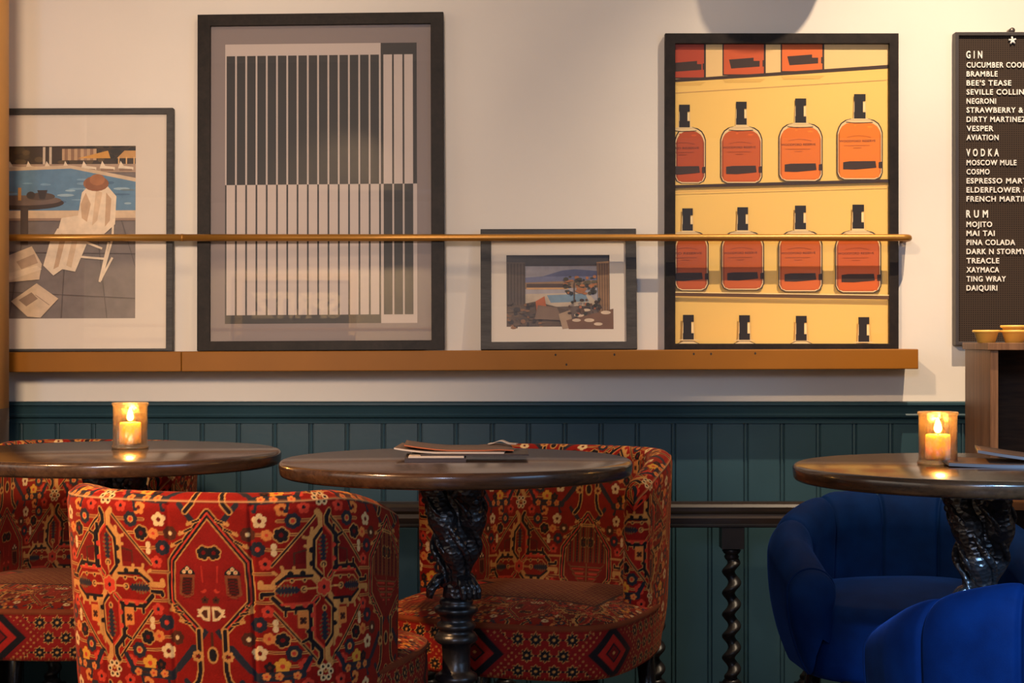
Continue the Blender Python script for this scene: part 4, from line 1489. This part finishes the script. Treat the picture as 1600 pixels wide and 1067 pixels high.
def dolphin_iron(m):
    """the cast head of the pedestal: three scaly fish wound round a core, tails up and noses down"""
    for k in range(3):
        a0 = 2 * math.pi * k / 3 + 0.55
        pts, rad = [], []
        for i in range(40):
            t = i / 39
            z = 0.735 - 0.205 * t
            a = a0 + 2.3 * t
            off = 0.026 * (1 - t) ** 0.75 + 0.012
            pts.append((off * math.cos(a), off * math.sin(a), z))
            r = 0.019 * (1 - t) ** 0.7 + 0.0125 + 0.0030 * math.sin(t * 21)
            rad.append(r * (0.72 if i in (0, 39) else 1))
        m.tube(pts, rad, 22)
        # curled lip at the top and an eye
        a = a0 - 0.1
        c, s = math.cos(a), math.sin(a)
        m.tube([(0.052 * c - 0.016 * s * q, 0.052 * s + 0.016 * c * q, 0.712 + 0.010 * math.cos(q * 2.0)) for q in np.linspace(-1.4, 1.4, 11)], [0.004, 0.006, 0.008, 0.009, 0.0095, 0.0095, 0.0095, 0.009, 0.008, 0.006, 0.004], 12)
        m.ball((0.056 * math.cos(a + 0.42), 0.056 * math.sin(a + 0.42), 0.694), (0.0095, 0.0095, 0.0085), 14)
        # fin folds that twist down the body
        for da, w in ((0.55, 0.0058), (-0.45, 0.0048)):
            fp, fr = [], []
            for i in range(22):
                t = i / 21
                aa_ = a0 + da + 2.5 * t
                off = 0.033 * (1 - t) ** 0.8 + 0.024 + 0.005 * math.sin(t * 13)
                fp.append((off * math.cos(aa_), off * math.sin(aa_), 0.705 - 0.165 * t))
                fr.append(w * (0.5 + math.sin(math.pi * t) * 0.7))
            m.tube(fp, fr, 10)
        # splayed fin at the foot
        for j in range(4):
            aa_ = a0 + 2.35 + 0.22 * (j - 1.5)
            c, s = math.cos(aa_), math.sin(aa_)
            m.tube([(0.018 * c, 0.018 * s, 0.556), (0.036 * c, 0.036 * s, 0.546), (0.050 * c, 0.050 * s, 0.528), (0.053 * c, 0.053 * s, 0.512)], [0.007, 0.0085, 0.0075, 0.004], 10)
    m.lathe([(0.030, 0.742), (0.034, 0.72), (0.030, 0.66), (0.027, 0.60), (0.022, 0.55), (0.025, 0.52), (0.027, 0.505)], 32)


def round_table(x, y, rot, toes, label):
    root = tag(empty('round_table', (x, y, 0), (0, 0, rot)), label, 'table', 'round dark pub tables')
    R = 0.330
    prof = [(0.0, TZ - 0.0295), (R - 0.009, TZ - 0.0295), (R - 0.004, TZ - 0.0275), (R - 0.0015, TZ - 0.0235), (R - 0.0005, TZ - 0.0160), (R, TZ - 0.0085), (R - 0.0010, TZ - 0.0050), (R - 0.0040, TZ - 0.0016), (R - 0.0085, TZ), (0.0, TZ)]
    MB().lathe(prof, 128, closed=False).build('tabletop', M_tabletop, root)
    m = MB().lathe([(0.10, TZ - 0.0295), (0.10, TZ - 0.036), (0.055, TZ - 0.040)], 40)
    m.build('top_plate', M_iron, root)
    m = MB()
    dolphin_iron(m)
    m.build('pedestal_head', M_scaly, root)
    m = MB()
    m.lathe([(0.026, 0.512), (0.030, 0.507), (0.032, 0.502), (0.030, 0.497), (0.038, 0.494), (0.041, 0.490), (0.0405, 0.484), (0.034, 0.480), (0.029, 0.472), (0.030, 0.466), (0.036, 0.462), (0.037, 0.457), (0.034, 0.452),
             (0.030, 0.448), (0.036, 0.444), (0.040, 0.438), (0.0405, 0.432), (0.036, 0.427), (0.0275, 0.423), (0.0262, 0.40), (0.0265, 0.376), (0.031, 0.371), (0.039, 0.366), (0.040, 0.358), (0.034, 0.352), (0.029, 0.34),
             (0.027, 0.25), (0.032, 0.20), (0.046, 0.16), (0.044, 0.13), (0.036, 0.11)], 40)
    m.build('column', M_iron, root)
    m = MB()
    m.lathe([(0.040, 0.125), (0.050, 0.11), (0.052, 0.07), (0.040, 0.05), (0.020, 0.045)], 40)
    for deg in toes:
        c, s = math.cos(math.radians(deg) - rot), math.sin(math.radians(deg) - rot)
        m.tube([(c * r, s * r, z) for r, z in ((0.03, 0.085), (0.09, 0.085), (0.15, 0.06), (0.20, 0.026), (0.235, 0.014))], [0.026, 0.024, 0.020, 0.017, 0.014], 16)
    m.build('foot', M_iron, root)
    return root


M_scaly = plain('scaly_black_cast_iron', (0.012, 0.011, 0.012), 0.30, 0, var=0.3, scale=30, spec=0.6)
t = M_scaly.node_tree
vo = t.nodes.new('ShaderNodeTexVoronoi')
vo.inputs['Scale'].default_value = 95
link(t, coords(t, (1, 1, 1.25)), vo.inputs['Vector'])
bump(t, t.nodes['Principled BSDF'], vo.outputs['Distance'], 0.7, 0.004)

round_table((182 - 800) / FPX * 3.23, 3.23, 0.9, (40, 160, 280), 'round dark wooden table on the left holding a lone lit candle')
round_table((713 - 800) / FPX * 3.00, 3.00, 0.35, (0, 120, 240), 'round dark wooden table in the middle with menus on its top')
round_table((1533 - 800) / FPX * 2.84, 2.84, 2.2, (30, 150, 270), 'round dark wooden table on the right with candle and menus, among blue chairs')

# ------------------------------------------------------------------ candles in mottled glasses
M_votive = bpy.data.materials.new('mottled_amber_glass')
M_votive.use_nodes = True
t = M_votive.node_tree
t.nodes.clear()
o_ = t.nodes.new('ShaderNodeOutputMaterial')
tr = t.nodes.new('ShaderNodeBsdfTransparent')
tr.inputs['Color'].default_value = (1.0, 0.85, 0.60, 1)
gl = t.nodes.new('ShaderNodeBsdfPrincipled')
gl.inputs['Base Color'].default_value = (0.70, 0.60, 0.48, 1)
gl.inputs['Metallic'].default_value = 0.9
gl.inputs['Roughness'].default_value = 0.22
f1 = noise(t, coords(t, (1, 1, 0.6)), 120, 5, 0.7)
lw = t.nodes.new('ShaderNodeLayerWeight')
lw.inputs['Blend'].default_value = 0.32
r_ = t.nodes.new('ShaderNodeMath')
r_.operation = 'MULTIPLY_ADD'
link(t, f1, r_.inputs[0])
r_.inputs[1].default_value = 0.9
r_.inputs[2].default_value = -0.36
ad = t.nodes.new('ShaderNodeMath')
ad.operation = 'ADD'
ad.use_clamp = True
link(t, r_.outputs[0], ad.inputs[0])
link(t, lw.outputs['Facing'], ad.inputs[1])
mixs = t.nodes.new('ShaderNodeMixShader')
link(t, ad.outputs[0], mixs.inputs[0])
link(t, tr.outputs[0], mixs.inputs[1])
link(t, gl.outputs[0], mixs.inputs[2])
bp = t.nodes.new('ShaderNodeBump')
bp.inputs['Strength'].default_value = 0.5
bp.inputs['Distance'].default_value = 0.002
link(t, f1, bp.inputs['Height'])
link(t, bp.outputs[0], gl.inputs['Normal'])
link(t, mixs.outputs[0], o_.inputs['Surface'])

M_wax, t, b = nt('yellow_wax')
b.inputs['Base Color'].default_value = (0.95, 0.66, 0.24, 1)
b.inputs['Roughness'].default_value = 0.5
b.inputs['Subsurface Weight'].default_value = 1.0
b.inputs['Subsurface Radius'].default_value = (1.0, 0.55, 0.22)
b.inputs['Subsurface Scale'].default_value = 0.022
M_flame = bpy.data.materials.new('candle_flame')
M_flame.use_nodes = True
b = M_flame.node_tree.nodes['Principled BSDF']
b.inputs['Base Color'].default_value = (1, 0.8, 0.5, 1)
b.inputs['Emission Color'].default_value = (1.0, 0.72, 0.36, 1)
b.inputs['Emission Strength'].default_value = 14
M_wick = plain('charred_wick', (0.01, 0.008, 0.006), 0.9)


def candle(px, y, label, s=1.0):
    x = (px - 800) / FPX * y
    root = tag(empty('candle_glass', (x, y, TZ)), label, 'candle', 'lit candles on the tables')
    g = MB()
    g.lathe([(0.0, 0.001), (0.0365 * s, 0.0005), (0.0380 * s, 0.003), (0.0370 * s, 0.006), (0.0350 * s, 0.0085), (0.0347 * s, 0.045), (0.0348 * s, 0.086), (0.0362 * s, 0.089), (0.0372 * s, 0.092), (0.0362 * s, 0.0945), (0.0345 * s, 0.0942),
             (0.0335 * s, 0.090), (0.0332 * s, 0.045), (0.0332 * s, 0.009), (0.0, 0.0085)], 64, closed=False)
    g.build('glass', M_votive, root)
    w = MB()
    w.lathe([(0.0, 0.010), (0.0215, 0.010), (0.0220, 0.013), (0.0218, 0.050), (0.0205, 0.054), (0.0165, 0.0545), (0.012, 0.052), (0.0, 0.0515)], 40, closed=False)
    wx = w.build('candle', M_wax, root)
    MB().tube([(0, 0, 0.0515), (0.0006, 0, 0.058)], 0.0009, 8).build('wick', M_wick, wx)
    f = MB()
    f.lathe([(0.0, 0.0560), (0.0042, 0.0575), (0.0068, 0.0615), (0.0072, 0.0655), (0.0058, 0.0715), (0.0034, 0.0780), (0.0013, 0.0825), (0.0, 0.0845)], 24, closed=False)
    f.build('flame', M_flame, wx)
    d = bpy.data.lights.new('flame_light', 'POINT')
    d.energy = 1.1
    d.color = (1.0, 0.62, 0.24)
    d.shadow_soft_size = 0.006
    lo = bpy.data.objects.new('flame_light', d)
    lo.location = (0, 0, 0.088)
    lo.parent = root
    COL.objects.link(lo)
    return root


candle(203.5, 3.29, 'lit candle in mottled amber glass alone on the left table')
candle(1465.5, 2.86, 'lit candle in mottled amber glass beside menus on the right table', 0.97)

# ------------------------------------------------------------------ menus on the tables
M_card = plain('dark_brown_menu_card', (0.045, 0.026, 0.017), 0.45, var=0.1)
M_page = plain('worn_brown_menu_paper', (0.155, 0.098, 0.066), 0.6, var=0.1)
M_cream = plain('cream_page_edges', (0.66, 0.55, 0.43), 0.7, var=0.06)
M_orange = plain('orange_page_edge', (0.55, 0.13, 0.03), 0.6, var=0.06)
M_greyp = plain('grey_menu_card', (0.24, 0.26, 0.29), 0.42, var=0.08)


def sheet(w, d, th, zf, mat_top, mat_edge, name, parent=None, nx=24, ny=8):
    """a bent sheet or stack of pages with its own edge colour"""
    m = MB()
    xs, ys = np.linspace(-w / 2, w / 2, nx), np.linspace(-d / 2, d / 2, ny)
    top = [(x, y, zf(x, y) + th) for x in xs for y in ys]
    bot = [(x, y, zf(x, y)) for x in xs for y in ys]
    id_ = lambda i, j: i * ny + j
    f = [(id_(i, j), id_(i + 1, j), id_(i + 1, j + 1), id_(i, j + 1)) for i in range(nx - 1) for j in range(ny - 1)]
    n = nx * ny
    m.add(top + bot, f, 0, True)
    m.f += [[n + i for i in q][::-1] for q in f]
    k = len(f)
    e = [(id_(i, 0), id_(i + 1, 0)) for i in range(nx - 1)] + [(id_(i + 1, ny - 1), id_(i, ny - 1)) for i in range(nx - 1)]
    e += [(id_(nx - 1, j), id_(nx - 1, j + 1)) for j in range(ny - 1)] + [(id_(0, j + 1), id_(0, j)) for j in range(ny - 1)]
    m.f += [[a, b, n + b, n + a] for a, b in e]
    m.m += [0] * k + [1] * len(e)
    m.s += [True] * k + [False] * len(e)
    m.c += [(1, 1, 1)] * (k + len(e))
    return m.build(name, [mat_top, mat_edge], parent)


def on_table(o, px, y, rot, dz=0.0):
    o.location = ((px - 800) / FPX * y, y, TZ + dz)
    o.rotation_euler = (0, 0, math.radians(rot))
    return o


G = 'menus lying on the tables'
o = on_table(sheet(0.112, 0.13, 0.0065, lambda x, y: 0.0, M_card, M_card, 'menu'), 681, 2.99, 2)
tag(o, 'small thick dark menu lying flat, lowest in the stack on the middle table', 'menu', G)
o = on_table(sheet(0.102, 0.12, 0.0025, lambda x, y: 0.0, M_cream, M_cream, 'menu'), 683, 2.99, 1, 0.0066)
tag(o, 'cream folded menu lying on the thick dark one on the middle table', 'menu', G)
o = on_table(sheet(0.200, 0.14, 0.0022, lambda x, y: 0.0, M_card, M_card, 'menu'), 742, 3.02, 1, 0.0092)
tag(o, 'thin dark menu board reaching right from under the curled menus', 'menu', G)
o = on_table(sheet(0.205, 0.15, 0.0030, lambda x, y: 0.0075 * max(0, (-x - 0.02) / 0.08) ** 1.7, M_page, M_cream, 'menu'), 706, 3.05, -2, 0.0115)
tag(o, 'cream-edged menu with its left side curling up on the middle table', 'menu', G)
o = on_table(sheet(0.205, 0.15, 0.0022, lambda x, y: 0.0095 * max(0, (-x - 0.01) / 0.09) ** 1.6 + 0.004 * math.exp(-((x - 0.075) / 0.018) ** 2) * (1 if y > 0 else 0.3), M_page, M_orange, 'menu'), 717, 3.07, 2, 0.0147)
tag(o, 'orange-edged menu on top of the stack on the middle table', 'menu', G)
o = on_table(sheet(0.055, 0.03, 0.0012, lambda x, y: 0.006 * math.exp(-((x + 0.004) / 0.012) ** 2), M_cream, M_cream, 'bookmark_ribbon'), 786, 3.10, -8, 0.0215)
tag(o, 'cream ribbon marker rumpled on the right end of the menu stack', 'ribbon')
o = on_table(sheet(0.230, 0.17, 0.0055, lambda x, y: 0.002 * max(0, -x / 0.1) ** 2, M_page, M_greyp, 'menu'), 1578, 2.86, -9)
tag(o, 'grey-edged menu lying flat beside the candle on the right table', 'menu', G)
o = on_table(sheet(0.200, 0.15, 0.0050, lambda x, y: 0.016 * max(0, (-x + 0.03) / 0.13) ** 1.3, M_page, M_greyp, 'menu'), 1616, 2.87, -14, 0.0075)
tag(o, 'grey-edged menu tilted on top of another menu on the right table', 'menu', G)

# ------------------------------------------------------------------ blue velvet tub chairs (front +y)
M_blue, t, b = nt('royal_blue_velvet')
f = noise(t, coords(t), 16, 4)
link(t, ramp(t, f, [(0.3, (0.0003, 0.0075, 0.040)), (0.7, (0.0004, 0.0130, 0.066))]), b.inputs['Base Color'])
b.inputs['Roughness'].default_value = 0.75
b.inputs['Specular IOR Level'].default_value = 0.06
b.inputs['Sheen Weight'].default_value = 0.10
b.inputs['Sheen Roughness'].default_value = 0.3
b.inputs['Sheen Tint'].default_value = (0.10, 0.28, 1.0, 1)
bump(t, b, noise(t, coords(t), 800, 2), 0.35, 0.001)


def build_tub(name):
    root = empty(name)
    TH, ZB = 0.100, 0.300
    Rb = 0.305
    arc = [(-0.300, 0.165)] + [(-0.303, 0.10)] + [(-Rb * math.cos(a), -0.02 - 0.275 * math.sin(a)) for a in np.linspace(0, math.pi, 160)] + [(0.303, 0.10), (0.300, 0.165)]
    P, s = resample(np.array(arc), 420)
    T = np.gradient(P, axis=0)
    T /= np.linalg.norm(T, axis=1)[:, None]
    N = np.stack([-T[:, 1], T[:, 0]], -1)
    N *= np.sign(((P.mean(0) - P) * N).sum(1).mean())
    L = s[-1]
    S = s - L / 2
    prof = []
    for k in np.linspace(0, 1, 30):
        prof.append((0.045 * (1 - k) ** 2.2, k * 0.78))
    for a in np.linspace(0, math.pi, 40)[1:-1]:
        prof.append((TH / 2 - TH / 2 * math.cos(a), 0.78 + 0.22 * math.sin(a)))
    for k in np.linspace(1, 0, 30):
        prof.append((TH - 0.012 * (1 - k), 0.30 + 0.48 * k))
    prof = np.array(prof)
    top = 0.645 - 0.142 * np.clip((np.abs(S) - 0.12) / (L / 2 - 0.12), 0, 1) ** 1.35
    end = np.clip(1 - (L / 2 - np.abs(S)) / 0.035, 0, 1)
    shr = np.sqrt(np.clip(1 - end ** 2 * 0.9, 0.0, 1))
    w = TH / 2 + (prof[None, :, 0] - TH / 2) * shr[:, None]
    zn = 0.5 + (prof[None, :, 1] - 0.5) * (0.35 + 0.65 * shr[:, None])
    Z = ZB + (top[:, None] - ZB) * zn
    X = P[:, None, 0] + N[:, None, 0] * w
    Y = P[:, None, 1] + N[:, None, 1] * w
    for c in np.arange(-2, 3) * 0.170:
        g = (np.exp(-((S - c) / 0.0050) ** 2) * 0.0085 + np.exp(-((S - c) / 0.022) ** 2) * 0.004)[:, None]
        prof_n = np.clip((prof[None, :, 0] - TH / 2) / (TH / 2), -1, 1)
        X -= N[:, None, 0] * g * prof_n
        Y -= N[:, None, 1] * g * prof_n
        Z -= g * np.sqrt(np.clip(1 - prof_n ** 2, 0, 1)) * (prof[None, :, 1] > 0.78)
    grid_obj('tub_back', np.stack([X, Y, Z], -1), None, M_blue, root)
    for sgn in (0, 1):
        m = MB()
        i = 0 if sgn == 0 else len(P) - 1
        ctr = (X[i].mean(), Y[i].mean(), Z[i].mean())
        ringv = [(X[i, j], Y[i, j], Z[i, j]) for j in range(0, X.shape[1])]
        nn = len(ringv)
        m.add(ringv + [(ctr[0], ctr[1] + 0.004, ctr[2])], [(j, (j + 1) % nn, nn) for j in range(nn)], 0, True)
        m.build('arm_front', M_blue, root, recalc=True)
    # piping round each arm front
    for i in (14, len(P) - 15):
        pm = MB()
        pm.tube([(X[i, j], Y[i, j], Z[i, j]) for j in range(0, X.shape[1], 2)], 0.0032, 8)
        pm.build('piping', M_blue, root)
    # seat cushion
    t = np.linspace(-math.pi, math.pi, 260)
    xx = 0.258 * np.sign(np.cos(t)) * np.abs(np.cos(t)) ** 0.72
    yy = np.sign(np.sin(t)) * np.abs(np.sin(t)) ** 0.72
    yy = np.where(yy > 0, 0.210 * yy, 0.235 * yy)
    R = [(0.86, 0.285), (0.94, 0.287), (0.985, 0.300), (1.0, 0.325), (1.004, 0.360), (1.0, 0.400), (0.985, 0.425), (0.955, 0.442)]
    for k in np.linspace(0, 1, 24)[1:]:
        R.append((0.955 * (1 - k) + 0.002, 0.442 + 0.032 * (1 - (1 - k) ** 2) ** 0.9))
    R = np.array(R)
    grid_obj('seat', np.stack([xx[:, None] * R[None, :, 0], yy[:, None] * R[None, :, 0], np.repeat(R[None, :, 1], len(t), 0)], -1), None, M_blue, root)
    for sx in (-1, 1):
        for sy in (-1, 1):
            m = MB()
            m.tube([(sx * 0.190, 0.170 * sy, 0.0), (sx * 0.175, 0.145 * sy, 0.30)], [0.010, 0.020], 18)
            m.build('leg', M_leg, root)
    return root


tub = build_tub('tub_chair')
tag(tub, 'blue velvet tub chair seen from behind at the bottom right corner', 'chair', 'blue velvet tub chairs')
place(tub, (1672 - 800) / FPX * 2.56, 2.56, 0)
tub2 = tag(copy_tree(tub), 'dark blue velvet tub chair facing us behind the right table', 'chair', 'blue velvet tub chairs')
place(tub2, (1424 - 800) / FPX * 3.46, 3.46, 180 + 4)

# ------------------------------------------------------------------ pendant lamp above the bottle poster (its shade throws the round shadow)
pl_ = tag(empty('pendant_lamp', (0.841, 4.06, 0)), 'dark rounded pendant lamp hanging above the bottle poster', 'lamp')
MB().lathe([(0.025, 2.196), (0.063, 2.212), (0.098, 2.252), (0.120, 2.305), (0.129, 2.36), (0.122, 2.42), (0.092, 2.48), (0.046, 2.51), (0.018, 2.53), (0.0, 2.53)], 48, closed=False).build('shade', plain('dark_enamel', (0.02, 0.02, 0.022), 0.4), pl_)
MB().tube([(0, 0, 2.528), (0, 0, ZC)], 0.004, 10).build('cord', M_leg, pl_)

# ------------------------------------------------------------------ opposite wall, seen only in the picture glass
op = tag(empty('bar_poster', (-1.94, YB, 1.61)), 'framed drinks poster on the opposite wall, mirrored in the stripes picture', 'poster')
m = MB()
ring(m, -0.43, 0.43, -0.42, 0.30, 0.05, 0.05, 0.05, 0.05, 0.03, 0.001)
m.build('frame', plain('pale_wood_frame', (0.75, 0.55, 0.32), 0.5), op)
MB().box(-0.39, 0.39, 0.002, 0.012, -0.38, 0.26).build('sheet', plain('slate_poster_paper', (0.16, 0.15, 0.17), 0.6), op)
v, f, (a, b_, c, e) = text_mesh('SPRITZ', 0.06)
m = MB().add([(0.32 - (q[0] - a) / (b_ - a) * 0.64, 0.016, -0.02 + (q[1] - c) / (e - c) * 0.19) for q in v], f)
m.build('lettering', plain('cream_ink', (0.85, 0.72, 0.52), 0.6), op, recalc=False)
m = MB()
m.add([(-0.10, 0.018, -0.36), (0.10, 0.018, -0.22), (0.22, 0.018, -0.30), (0.25, 0.018, -0.37)], [(0, 1, 2, 3)])
m.build('artwork', plain('orange_ink', (0.75, 0.28, 0.05), 0.6), op, recalc=False)
rl = tag(MB().tube([(-3.2, YB + 0.07, 1.51), (2.8, YB + 0.07, 1.51)], 0.012, 16).build('wall_rail', M_brass), 'brass rail along the opposite wall, mirrored in the stripes picture', 'rail')
for x in (-3.0, -0.4, 2.2):
    MB().tube([(x, YB + 0.07, 1.51), (x, YB, 1.51)], 0.008, 10).build('bracket', M_brass, rl)
